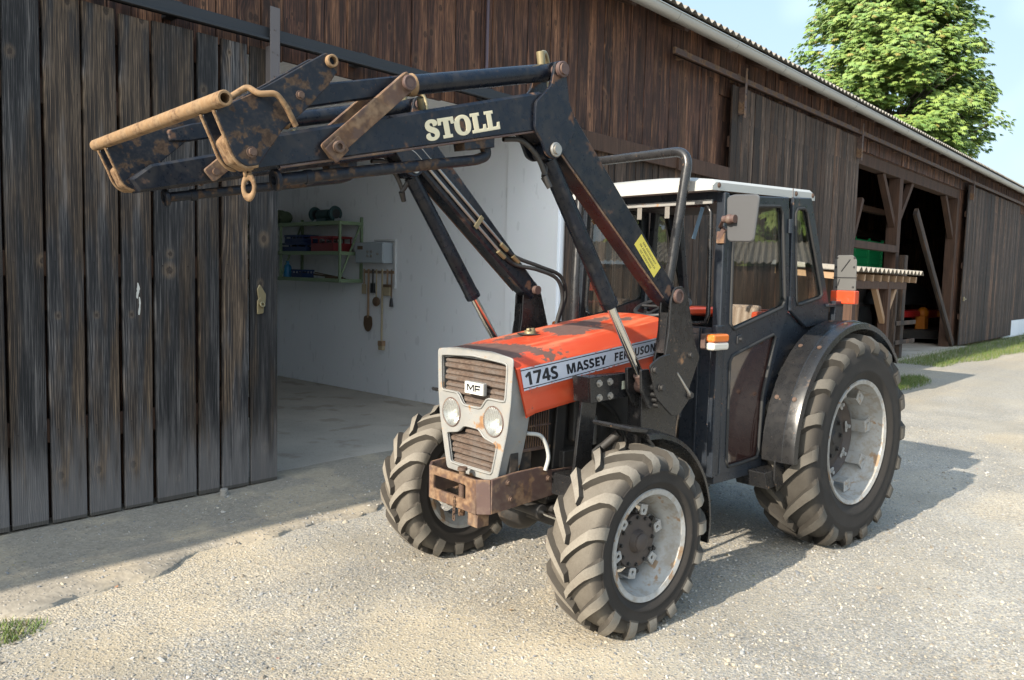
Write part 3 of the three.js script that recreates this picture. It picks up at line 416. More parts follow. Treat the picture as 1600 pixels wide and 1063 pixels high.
part(barn, 'conduit', rod([6.07, 3.66, -5.84], [6.07, 5.3, -5.84], 0.017), mat('violet_conduit', { color: rgb(0.09, 0.065, 0.085), roughness: 0.5 }));
part(barn, 'header_beam', b2(16.7, 26.2, 4.3, 4.56, -6.16, -5.92, 0.01), M.beam);

function slidingDoor(edges, y0, y1, zf, m, seed, { jit = 0.004, gap = 0.01, topJ = 0.015, frame = M.beam } = {}) {
  const a = edges[0], b = edges[edges.length - 1], R = RNG(seed), zb = zf - 0.028;
  const d = part(barn, 'sliding_door', [0.18, 0.5, 0.82].map((t) => b2(a + 0.03, b - 0.03, lerp(y0, y1, t) - 0.08, lerp(y0, y1, t) + 0.08, zb - 0.05, zb - 0.006)), frame);
  for (let i = 0; i < edges.length - 1; i++) { const g = gap * (0.6 + R() * 0.8); part(d, 'plank', plank(edges[i] + g / 2, edges[i + 1] - g / 2, y0 + R() * 0.006, y1 - R() * topJ, zb, zf + (R() - 0.5) * 0.006, Math.floor(R() * 8), { jit, lean: (R() - 0.5) * 0.012, top: (R() - 0.5) * 0.01 }), m); }
  return d;
}
const evenly = (a, b, w, seed) => { const R = RNG(seed), n = Math.round((b - a) / w), e = [a]; for (let i = 1; i < n; i++) e.push(a + (i + (R() - 0.5) * 0.5) * (b - a) / n); e.push(b); return e; };
{
  const d1 = slidingDoor([-1.3, -1.05, -0.8, -0.57, -0.33, -0.08, 0.17, 0.42, 0.66, 0.9, 1.14, 1.37, 1.633, 1.872, 2.108, 2.335, 2.566, 2.885, 3.077, 3.316, 3.587], 0.055, 3.5, -5.71, M.greyBoards, 71, { jit: 0.006, gap: 0.027, topJ: 0.03 });
  d1.userData.label = 'open sliding door of wide charcoal grey weathered planks';
  part(d1, 'hanger_strap', [b2(3.44, 3.525, 3.1, 3.79, -5.628, -5.618), ...[[3.48, 3.62], [3.465, 3.45], [3.505, 3.44], [3.48, 3.27], [3.48, 3.16]].map(([x, y]) => bolt([x, y, -5.618], [0, 0, 1], 0.008, 0.006)), b2(3.455, 3.51, 3.12, 3.5, -5.71, -5.629, 0)], M.strap);
  const R = RNG(19), streak = (x, y0, y1, w) => { const L = [], Q = []; for (let i = 0; i <= 10; i++) { const t = i / 10, y = lerp(y0, y1, t), k = w * (0.25 + 0.75 * Math.sin(Math.PI * (0.12 + 0.8 * t))) * (0.6 + R() * 0.7), c = x + Math.sin(t * 5) * w * 0.5; L.push([c - k, y]); Q.unshift([c + k, y]); } return plate([...L, ...Q], -5.709, -5.7065, 0); };
  part(d1, 'paint_mark', [streak(2.452, 1.66, 1.55, 0.009), streak(2.462, 1.56, 1.42, 0.007), streak(2.447, 1.41, 1.34, 0.006)], mat('old_white_paint', { color: rgb(0.55, 0.54, 0.5), roughness: 0.9 }));
  part(d1, 'latch', [plate(round([[3.375, 1.42], [3.43, 1.43], [3.435, 1.53], [3.405, 1.56], [3.375, 1.53]], 0.012), -5.705, -5.69), plate(round([[3.39, 1.53], [3.45, 1.5], [3.455, 1.58], [3.40, 1.66], [3.375, 1.62]], 0.014), -5.708, -5.696), ring([3.41, 1.50, -5.68], [0, 0.3, 1], 0.024, 0.013, 0.02)], M.brass);
}
{
  const d2 = slidingDoor(evenly(7.31, 11.22, 0.2, 5), 0.07, 3.4, -5.705, M.mixBoards, 72); d2.userData.label = 'closed brown plank door leaf behind the tractor cab';
  const d3 = slidingDoor(evenly(11.27, 16.86, 0.2, 6), 0.08, 4.72, -5.72, M.mixBoards, 73, { topJ: 0.01 }); d3.userData.label = 'tall plank door hanging beside the open bay';
  const d4 = slidingDoor(evenly(26.0, 33.6, 0.2, 9), 0.09, 4.72, -5.72, M.mixBoards, 74, { topJ: 0.01 }); d4.userData.label = 'grey plank door beyond the open bay';
  for (const [d, x] of [[d3, 11.5], [d3, 16.7], [d4, 26.2]]) part(d, 'hanger_strap', [b2(x - 0.035, x + 0.035, 4.25, 4.98, -5.632, -5.622), bolt([x, 4.4, -5.622], [0, 0, 1], 0.01), bolt([x, 4.6, -5.622], [0, 0, 1], 0.01), b2(x - 0.03, x + 0.03, 4.3, 4.7, -5.722, -5.632, 0)], M.rustBrown);
  part(d4, 'latch', [b2(26.18, 26.3, 1.38, 1.5, -5.72, -5.69), b2(26.22, 26.42, 1.42, 1.45, -5.69, -5.675)], M.brass);
  for (const x of [11.0]) part(d2, 'latch', b2(8.9, 9.0, 1.4, 1.5, -5.705, -5.68), M.rustBrown);
  for (let x = 33.62; x < 36.8; x += 0.21) part(barn.children[0], 'plank', plank(x, x + 0.204, 0.62, 4.5, -5.9, -5.86, Math.floor(x * 7) % 8, { voff: x % 2 }), M.mixBoards);
  part(barn, 'plinth', b2(32.9, 36.9, 0, 0.6, -5.98, -5.8), M.plaster);
}
part(barn, 'door_stop', [rod([3.05, -0.02, -5.62], [3.05, 0.085, -5.62], 0.034, 0.03, 12), rod([3.05, 0.083, -5.62], [3.05, 0.095, -5.62], 0.031, 0.026, 12)], M.concrete);
// workshop behind the open door
{
  const w = part(barn, 'workshop_wall', [b2(7.26, 7.5, 0, 3.5, -12.7, -5.75, 0)], M.plaster);
  part(w, 'jamb', b2(7.225, 7.27, 0, 3.49, -6.56, -5.76, 0.004), M.jamb);
  part(barn, 'workshop_wall', b2(-1.3, 7.26, 0, 3.5, -12.7, -12.5, 0), M.plaster); part(barn, 'workshop_wall', b2(-1.5, -1.3, 0, 3.5, -12.7, -5.97, 0), M.plaster);
  part(barn, 'workshop_ceiling', b2(-1.5, 7.5, 3.5, 3.62, -12.7, -5.97, 0), M.plaster);
  part(barn, 'workshop_floor', b2(-1.3, 7.26, -0.08, 0.03, -12.5, -5.84, 0.01), M.floor);
}
// open bay
{
  part(barn, 'bay_floor', b2(16.4, 26.6, -0.06, 0.05, -13, -5.6, 0.01), M.floor);
  for (const x of [20.35, 25.75]) part(barn, 'post', b2(x - 0.13, x + 0.13, 0.05, 4.3, -6.16, -5.9, 0.01), M.beam);
  for (const [x, s] of [[20.35, 1], [20.35, -1], [25.75, -1]]) part(barn, 'brace', bar([x + s * 0.1, 3.2, -6.03], [x + s * 1.15, 4.32, -6.03], 0.14, 0.14, [0, 0, 1]), M.beam);
  part(barn, 'cross_beam', b2(17.0, 20.25, 2.55, 2.71, -5.98, -5.84, 0.008), M.beam); part(barn, 'cross_beam', b2(17.0, 36.5, 3.5, 3.74, -10.2, -9.96, 0.01), M.beam);
  part(barn, 'cross_beam', b2(16.9, 25.9, 3.9, 4.06, -8.1, -7.9, 0.01), M.beam);
  for (const x of [18.6, 23.2, 28]) { part(barn, 'post', b2(x - 0.12, x + 0.12, 0, 5.6, -10.2, -9.96, 0.01), M.beam); part(barn, 'brace', bar([x + 0.1, 2.5, -10.08], [x + 1.1, 3.55, -10.08], 0.13, 0.13, [0, 0, 1]), M.beam); }
  part(barn, 'brace', bar([17.05, 2.2, -5.95], [17.75, 3.6, -5.95], 0.12, 0.12, [0, 0, 1]), M.beam);
  part(barn, 'partition', b2(11.2, 11.35, 0, 5.3, -13, -5.97, 0), M.brownBoards); part(barn, 'partition', b2(11.2, 36.9, 0, 6.5, -13.2, -13.0, 0), M.brownBoards);
}

// ---------- tractor: x runs from its front axle to its rear, z towards its left side ----------
const tractor = thing('tractor', 'old orange four wheel drive tractor with dark cab and raised black front loader', 'tractor', [3.488, 0, -2.916], -6.5 * Math.PI / 180);
const TP = (name, geos, m, parent = tractor) => part(parent, name, geos, m);
const pair = (name, geos, m) => { const g = merged([geos]), l = put(new THREE.Mesh(g, m), name, tractor), r = put(new THREE.Mesh(mir(g), m), name, tractor); return [l, r]; };
const sub2 = (ps, name, geos, m) => { const g = merged([geos]); put(new THREE.Mesh(g, m), name, ps[0]); put(new THREE.Mesh(mir(g), m), name, ps[1]); };
const plateX = (pts, x0, x1, bevel = 0.003, holes = []) => plate(pts, -x1, -x0, bevel, holes).rotateY(-Math.PI / 2);
const font = await new FontLoader().loadAsync('fonts/droid/droid_serif_bold.typeface.json');

// --- tyres: carcass with chevron lugs ---
function tyre(R, W, rimR, n, lugH, skew, sgn, yc, dust) {
  const Rc = R - lugH, h = W / 2, prof = [[0, Rc], [0.5 * h, Rc - 0.004], [0.8 * h, Rc - 0.016], [0.93 * h, Rc - 0.04], [0.985 * h, Rc - 0.075], [0.997 * h, lerp(Rc, rimR, 0.4)], [h + 0.003, lerp(Rc, rimR, 0.43)], [h, lerp(Rc, rimR, 0.46)], [h, lerp(Rc, rimR, 0.6)], [0.985 * h, lerp(Rc, rimR, 0.72)], [0.985 * h + 0.004, lerp(Rc, rimR, 0.75)], [0.965 * h, lerp(Rc, rimR, 0.79)], [0.86 * h, rimR + 0.012], [0.8 * h, rimR - 0.012]];
  const tread = [0.088, 0.081, 0.07].map((q) => q * (0.35 + dust * 1.35)), top = [0.2, 0.188, 0.166].map((q) => q * (0.3 + dust * 0.9)), flank = [0.05, 0.045, 0.038].map((q) => q * (0.6 + dust * 0.6)), side = [0.026, 0.023, 0.021];
  const pos = [], col = [], idx = [], seg = 72, full = [...prof.slice(1).reverse().map(([z, r]) => [-z, r]), ...prof];
  full.forEach(([z, r], j) => { const k = Math.abs(z) / h, c = r > Rc - 0.03 ? tread : r > Rc - 0.07 ? mix3(tread, side, 0.6) : side; for (let i = 0; i <= seg; i++) { const a = i / seg * 2 * Math.PI; pos.push(r * Math.cos(a), r * Math.sin(a), z); col.push(...c); } });
  for (let j = 0; j < full.length - 1; j++) for (let i = 0; i < seg; i++) { const a = j * (seg + 1) + i, b = a + 1, c = a + seg + 1, d = c + 1; idx.push(a, b, c, b, d, c); }
  const body = new THREE.BufferGeometry(); body.setAttribute('position', new THREE.Float32BufferAttribute(pos, 3)); body.setAttribute('color', new THREE.Float32BufferAttribute(col, 3)); body.setIndex(idx); body.computeVertexNormals();
  // lugs
  const S = [-0.05, 0.12, 0.32, 0.55, 0.76, 0.9, 0.985, 1.04], at = (s) => { // along the half section: centre to shoulder and a little down the wall
    if (s <= 0.76) { const z = s / 0.76 * 0.8 * h; return [z, Rc - 0.016 * Math.pow(Math.max(0, s) / 0.76, 2), 0.1 * s, 1]; }
    const t = (s - 0.76) / 0.28; return [lerp(0.8, 0.985, t) * h, lerp(Rc - 0.016, Rc - 0.085, t * t * 0.7 + t * 0.3), lerp(0.3, 0.85, t), lerp(0.95, 0.5, t)];
  };
  const lp = [], lc = [], quad = (a, b, c, d, k) => { for (const q of [a, b, c, a, c, d]) { lp.push(...q); lc.push(...k); } };
  for (const z of [1, -1]) for (let i = 0; i < n; i++) {
    const R0 = RNG(i * 7 + n), f0 = (i + (z > 0 ? 0 : 0.5)) / n * 2 * Math.PI, rows = S.map((s, k) => {
      const [zz, r, nz, nr] = at(s), f = f0 - sgn * skew * Math.pow(clamp(s + 0.05), 0.85), hh = lugH * (k === S.length - 1 ? 0.25 : k === S.length - 2 ? 0.75 : 1), wb = lerp(0.062, 0.088, clamp(s)) * Math.pow(R / 0.49, 0.7), wt = wb * 0.66;
      const P = (w, up) => { const rr = r + nr * hh * up - (1 - up) * 0.006, a = f + w / rr; return [rr * Math.cos(a), rr * Math.sin(a), z * (zz + nz * hh * up)]; };
      return [P(-wb / 2, 0), P(-wt / 2, 1), P(wt / 2, 1), P(wb / 2, 0)];
    });
    for (let k = 0; k < rows.length - 1; k++) { const a = rows[k], b = rows[k + 1], o = z > 0 ? (p, q, r, s, c) => quad(p, q, r, s, c) : (p, q, r, s, c) => quad(s, r, q, p, c); o(a[0], a[1], b[1], b[0], flank); o(a[1], a[2], b[2], b[1], top); o(a[2], a[3], b[3], b[2], flank); }
    const e = rows[rows.length - 1], st = rows[0]; quad(e[0], e[1], e[2], e[3], flank); quad(st[3], st[2], st[1], st[0], flank);
  }
  const lug = new THREE.BufferGeometry(); lug.setAttribute('position', new THREE.Float32BufferAttribute(lp, 3)); lug.setAttribute('color', new THREE.Float32BufferAttribute(lc, 3));
  const nb = fin(body.toNonIndexed()), nl = creased(fin(lug), 35), g = mergeGeometries([nb, nl]), p = g.attributes.position;
  for (let i = 0; i < p.count; i++) if (p.getY(i) < -yc + 0.002) p.setY(i, -yc + 0.002); // flattened where it stands
  return g;
}
function wheel(name, pos, R, W, rimR, n, lugH, skew, left, dust, kind) {
  const g = put(new THREE.Group(), name, tractor); g.position.set(...pos); if (!left) g.rotation.y = Math.PI;
  TP('tyre', tyre(R, W, rimR, n, lugH, skew, left ? 1 : -1, pos[1], dust), M.rubber, g);
  const h = W / 2, f = rimR, prof = [[f - 0.02, h * 0.86], [f + 0.006, h * 0.9], [f + 0.012, h * 0.83], [f - 0.004, h * 0.76], [f - 0.02, h * 0.6], [f - 0.028, h * 0.3], [f - 0.055, h * 0.1], [f - 0.055, -h * 0.5], [f - 0.03, -h * 0.7], [f + 0.01, -h * 0.85], [f - 0.01, -h * 0.86], [f - 0.04, -h * 0.7], [f - 0.067, -h * 0.5], [f - 0.067, h * 0.1], [f - 0.04, h * 0.32], [f - 0.03, h * 0.62], [f - 0.02, h * 0.86]];
  TP('rim', lathe(prof, 56), M.rim, g);
  if (kind === 'front') {
    TP('hub', lathe([[0, 0.075], [0.05, 0.075], [0.055, 0.065], [0.062, 0.05], [0.138, 0.046], [0.143, 0.034], [0.143, -0.02], [0.09, -0.03], [0.09, -0.14], [0, -0.14]], 36), M.hub, g);
    TP('hub_cap', lathe([[0, 0.092], [0.03, 0.09], [0.045, 0.082], [0.048, 0.07], [0, 0.07]], 24), M.hub, g);
    for (let i = 0; i < 12; i++) { const a = i / 12 * 2 * Math.PI; TP('nut', bolt([0.122 * Math.cos(a), 0.122 * Math.sin(a), 0.044], [0, 0, 1], 0.009, 0.014), M.grime, g); }
    for (let i = 0; i < 6; i++) { // bent clamp tabs between rim and disc
      const a = i / 6 * 2 * Math.PI + 0.3, tab = [plate(round([[0.135, -0.024], [0.185, -0.028], [0.185, 0.028], [0.135, 0.024]], 0.012), 0.05, 0.06, 0.002, [circle(0.158, 0, 0.010, 10)]), b2(0.18, 0.19, -0.028, 0.028, -0.02, 0.06), b2(0.18, 0.225, -0.028, 0.028, -0.03, -0.02)];
      TP('clamp_tab', tab.map((t) => t.rotateZ(a)), M.rim, g); TP('nut', bolt([0.16 * Math.cos(a + 0.3), 0.16 * Math.sin(a + 0.3), 0.03], [0, 0, 1], 0.012, 0.02), M.grime, g);
    }
  } else {
    TP('hub', lathe([[0, 0.03], [0.04, 0.03], [0.05, 0.015], [0.09, 0.0], [0.17, -0.012], [0.175, -0.03], [0.12, -0.05], [0.12, -0.3], [0, -0.3]], 36), M.grime, g);
    TP('wheel_disc', lathe([[0.15, -0.02], [0.24, -0.03], [0.275, 0.005], [0.285, 0.005], [0.285, -0.01], [0.245, -0.045], [0.15, -0.035], [0.15, -0.02]], 40), M.hub, g);
    for (let i = 0; i < 8; i++) { const a = i / 8 * 2 * Math.PI; TP('nut', bolt([0.13 * Math.cos(a), 0.13 * Math.sin(a), -0.006], [0, 0, 1], 0.014, 0.02), M.grime, g); }
    for (let i = 0; i < 8; i++) {
      const a = i / 8 * 2 * Math.PI + 0.2, tab = [plate(round([[0.302, -0.042], [0.372, -0.05], [0.372, 0.05], [0.302, 0.042]], 0.012), 0.092, 0.1, 0.002, [circle(0.345, 0.012, 0.011, 10)]), b2(0.296, 0.304, -0.045, 0.045, -0.02, 0.098), plate(round([[0.235, -0.04], [0.3, -0.045], [0.3, 0.045], [0.235, 0.04]], 0.01), -0.02, -0.012, 0.002), bolt([0.262, 0, -0.012], [0, 0, 1], 0.015, 0.018)];
      TP('clamp_tab', tab.map((t) => t.rotateZ(a)), M.rim, g);
    }
  }
  return g;
}
wheel('front_wheel', [0.0, 0.455, 0.735], 0.492, 0.31, 0.277, 16, 0.034, 0.36, true, 1, 'front');
wheel('front_wheel', [0.0, 0.455, -0.735], 0.492, 0.31, 0.277, 16, 0.034, 0.36, false, 1, 'front');
wheel('rear_wheel', [2.225, 0.71, 0.685], 0.742, 0.43, 0.42, 18, 0.045, 0.36, true, 0.3, 'rear');
wheel('rear_wheel', [2.225, 0.71, -0.685], 0.742, 0.43, 0.42, 18, 0.045, 0.36, false, 0.3, 'rear');

// --- bonnet ---
const hoodTop = (X) => 1.378 + 0.142 * (X + 0.44), stripeTop = (X) => 1.309 + 0.112 * (X + 0.41), sideBot = (X) => 1.062 + 0.125 * (X + 0.35);
{
  const N = 24, sec = (X) => { const t = hoodTop(X), s = stripeTop(X); return [[0, t + 0.008], [0.1, t + 0.006], [0.2, t - 0.002], [0.245, t - 0.01], [0.268, t - 0.022], [0.312, s + 0.012], [0.32, s], [0.322, sideBot(X) + 0.02], [0.318, sideBot(X)], [0.31, sideBot(X)], [0.312, sideBot(X) + 0.02], [0.308, s + 0.002], [0.25, t - 0.02], [0, t - 0.003]]; };
  const pos = [], uv = [], idx = []; let m = 0;
  for (let i = 0; i <= N; i++) {
    const X = lerp(-0.448, 0.8, i / N), half = sec(X), all = [...half.map(([z, y]) => [z, y, 1]), ...half.slice(1, -1).reverse().map(([z, y]) => [-z, y, -1])]; m = all.length; let arc = 0, pz = 0, py = half[0][1]; const arcs = half.map(([z, y]) => { arc += Math.hypot(z - pz, y - py); pz = z; py = y; return arc; });
    all.forEach(([z, y], k) => { const kk = k < half.length ? k : 2 * half.length - 2 - k, slant = Math.max(0, hoodTop(-0.44) - 0.03 - y) * 0.32 * Math.max(0, 1 - i / 3); pos.push(X + slant, y, z); uv.push((X + 0.45) / 1.3, (Math.sign(z || 1) * Math.min(arcs[kk], arcs[8]) + 0.65) / 1.3); });
  }
  for (let i = 0; i < N; i++) for (let k = 0; k < m; k++) { const a = i * m + k, b = i * m + (k + 1) % m; idx.push(a, a + m, b, b, a + m, b + m); }
  const g = new THREE.BufferGeometry(); g.setAttribute('position', new THREE.Float32BufferAttribute(pos, 3)); g.setAttribute('uv', new THREE.Float32BufferAttribute(uv, 2)); g.setIndex(idx);
  const hood = TP('bonnet', creased(fin(g, true), 30), M.hood);
  const decal = canvasMat('side_decal', 2048, 200, (c, w, h) => {
    c.fillStyle = '#aab0bd'; c.fillRect(0, 0, w, h); const R = RNG(3); for (let i = 0; i < 900; i++) { c.fillStyle = `rgba(${150 + R() * 60},${150 + R() * 55},${160 + R() * 50},0.25)`; c.fillRect(R() * w, R() * h, 3 + R() * 40, 1 + R() * 3); }
    c.fillStyle = '#15161c'; c.fillRect(0, 14, w, 9); c.fillRect(0, h - 25, w, 9);
    const word = (t, x, width, size) => { c.save(); c.font = `bold ${size}px sans-serif`; c.textBaseline = 'middle'; const k = width / c.measureText(t).width; c.translate(x, h / 2 + 2); c.scale(k, 1); c.lineWidth = 5; c.strokeStyle = '#14151b'; c.strokeText(t, 0, 0); c.fillText(t, 0, 0); c.restore(); };
    word('174S', 34, 425, 158); word('MASSEY', 565, 575, 124); word('FERGUSON', 1262, 685, 124);
    c.fillStyle = '#b5442c'; for (let i = 0; i < 26; i++) c.fillRect(R() * w, R() < 0.6 ? h - 6 - R() * 7 : R() * 5, 8 + R() * 30, 4 + R() * 5);
  }, { roughness: 0.45 });
  for (const s of [1, -1]) {
    const q = [[-0.412, stripeTop(-0.41)], [0.735, stripeTop(0.735)], [0.735, stripeTop(0.735) - 0.103], [-0.382, stripeTop(-0.38) - 0.119]], z = s * 0.3245, d = new THREE.BufferGeometry();
    d.setAttribute('position', new THREE.Float32BufferAttribute(q.flatMap(([x, y]) => [x, y, z]), 3)); d.setAttribute('uv', new THREE.Float32BufferAttribute(s > 0 ? [0, 1, 1, 1, 1, 0, 0, 0] : [1, 1, 0, 1, 0, 0, 1, 0], 2)); d.setIndex(s > 0 ? [0, 3, 1, 1, 3, 2] : [0, 1, 3, 1, 2, 3]); d.computeVertexNormals();
    TP('side_decal', fin(d, true), decal, hood);
  }
  const cy = hoodTop(0) + 0.008;
  TP('filler_recess', [xf(fin(new THREE.CylinderGeometry(0.075, 0.075, 0.004, 24)), 0, cy + 0.001, -0.05)], M.grime, hood);
  TP('radiator_cap', [rod([0, cy, -0.05], [0, cy + 0.02, -0.05], 0.036, 0.033, 20), box(0.09, 0.014, 0.02, 0.0, cy + 0.026, -0.05, 0.004, 0, 0.5), rod([0.01, cy + 0.02, -0.05], [0.01, cy + 0.033, -0.05], 0.022, 0.02, 16)], M.brass, hood);
}
// --- grille shell, louvers, lamps, badge ---
{
  const outer = round([[-0.318, 1.362], [-0.15, 1.384], [0.15, 1.384], [0.318, 1.362], [0.305, 1.12], [0.285, 0.98], [0.212, 0.7], [-0.212, 0.7], [-0.285, 0.98], [-0.305, 1.12]], 0.02, 3);
  const up = round([[-0.278, 1.332], [0, 1.35], [0.278, 1.332], [0.268, 1.135], [0.125, 1.135], [0.075, 1.075], [-0.075, 1.075], [-0.125, 1.135], [-0.268, 1.135]], 0.016, 3), low = round([[-0.215, 0.905], [-0.11, 0.925], [-0.062, 0.965], [0.062, 0.965], [0.11, 0.925], [0.215, 0.905], [0.175, 0.742], [-0.175, 0.742]], 0.014, 3);
  const band = outer.map(([z, y]) => [z * 0.955, Math.min(1.338 - Math.max(0, Math.abs(z) - 0.27) * 0.6, 1.04 + (y - 1.04) * 0.985)]), inner = outer.map(([z, y]) => [z * 0.935, Math.min(1.333 - Math.max(0, Math.abs(z) - 0.27) * 0.6, 1.04 + (y - 1.04) * 0.972)]), lamps = [[0.178, 1.02], [-0.178, 1.02]].map(([z, y]) => circle(z, y, 0.077, 28));
  const sh = TP('grille_shell', [plateX(outer, -0.458, -0.446, 0.006, [up, low, ...lamps]), plateX(band, -0.44, -0.30, 0.002, [inner])], M.cream);
  const rimG = (pts, r) => hose(pts.map(([z, y]) => [-0.46, y, z]), r, 6, pts.length * 2, true);
  TP('trim_bead', [rimG(up, 0.006), rimG(low, 0.006)], M.cream, sh);
  const slat = (y, w, d = 0.045) => plate([[-0.422, y - d * 0.52], [-0.436, y - d * 0.36], [-0.436, y - d * 0.1], [-0.424, y - d * 0.02], [-0.432, y + d * 0.1], [-0.43, y + d * 0.3], [-0.404, y + d * 0.52], [-0.398, y + d * 0.5], [-0.41, y - d * 0.52]], -w, w, 0.001);
  for (let i = 0; i < 4; i++) TP('louver', slat(1.29 - i * 0.068, i === 3 ? 0.12 : 0.272 - i * 0.002, 0.068), M.louver, sh);
  for (let i = 0; i < 4; i++) TP('louver', slat(0.945 - i * 0.062, i === 0 ? 0.08 : 0.216 - (i - 1) * 0.014, 0.062), M.louver, sh);
  TP('radiator_core', b2(-0.39, -0.33, 0.72, 1.34, -0.24, 0.24), M.grime, sh);
  const bm = canvasMat('badge', 256, 108, (c, w, h) => { c.fillStyle = '#c9c9c4'; c.fillRect(0, 0, w, h); c.strokeStyle = '#e6e6e0'; c.lineWidth = 8; c.strokeRect(4, 4, w - 8, h - 8); c.strokeStyle = '#17181c'; c.lineWidth = 15; c.lineJoin = 'miter'; c.beginPath(); c.moveTo(38, 84); c.lineTo(38, 28); c.lineTo(50, 28); c.lineTo(84, 68); c.lineTo(118, 28); c.lineTo(128, 28); c.lineTo(128, 84); c.stroke(); c.beginPath(); c.moveTo(152, 84); c.lineTo(152, 30); c.lineTo(226, 30); c.moveTo(152, 58); c.lineTo(218, 58); c.stroke(); }, { metalness: 0.2, roughness: 0.4 });
  const bd = TP('badge', b2(-0.482, -0.455, 1.146, 1.214, -0.04, 0.12, 0.006), M.cream, sh);
  TP('badge_face', fin(new THREE.PlaneGeometry(0.148, 0.06).rotateY(-Math.PI / 2).translate(-0.4835, 1.18, 0.04), true), bm, sh);
  for (const z of [0.178, -0.178]) {
    const L = TP('headlight', [lathe([[0.079, 0.006], [0.083, 0.002], [0.081, -0.004], [0.074, -0.002], [0.074, 0.005], [0.079, 0.006]], 36).rotateY(-Math.PI / 2).translate(-0.457, 1.02, z)], M.rustBrown);
    TP('reflector', lathe([[0.0, -0.055], [0.026, -0.05], [0.052, -0.032], [0.076, 0.002]], 32).rotateY(-Math.PI / 2).translate(-0.458, 1.02, z), M.reflector, L);
    TP('lens', lathe([[0, 0.02], [0.026, 0.018], [0.052, 0.012], [0.077, 0.003]], 32).rotateY(-Math.PI / 2).translate(-0.46, 1.02, z), M.lampGlass, L);
    TP('bulb', fin(new THREE.SphereGeometry(0.014, 10, 8).translate(-0.43, 1.02, z)), M.clearLens, L);
  }
}
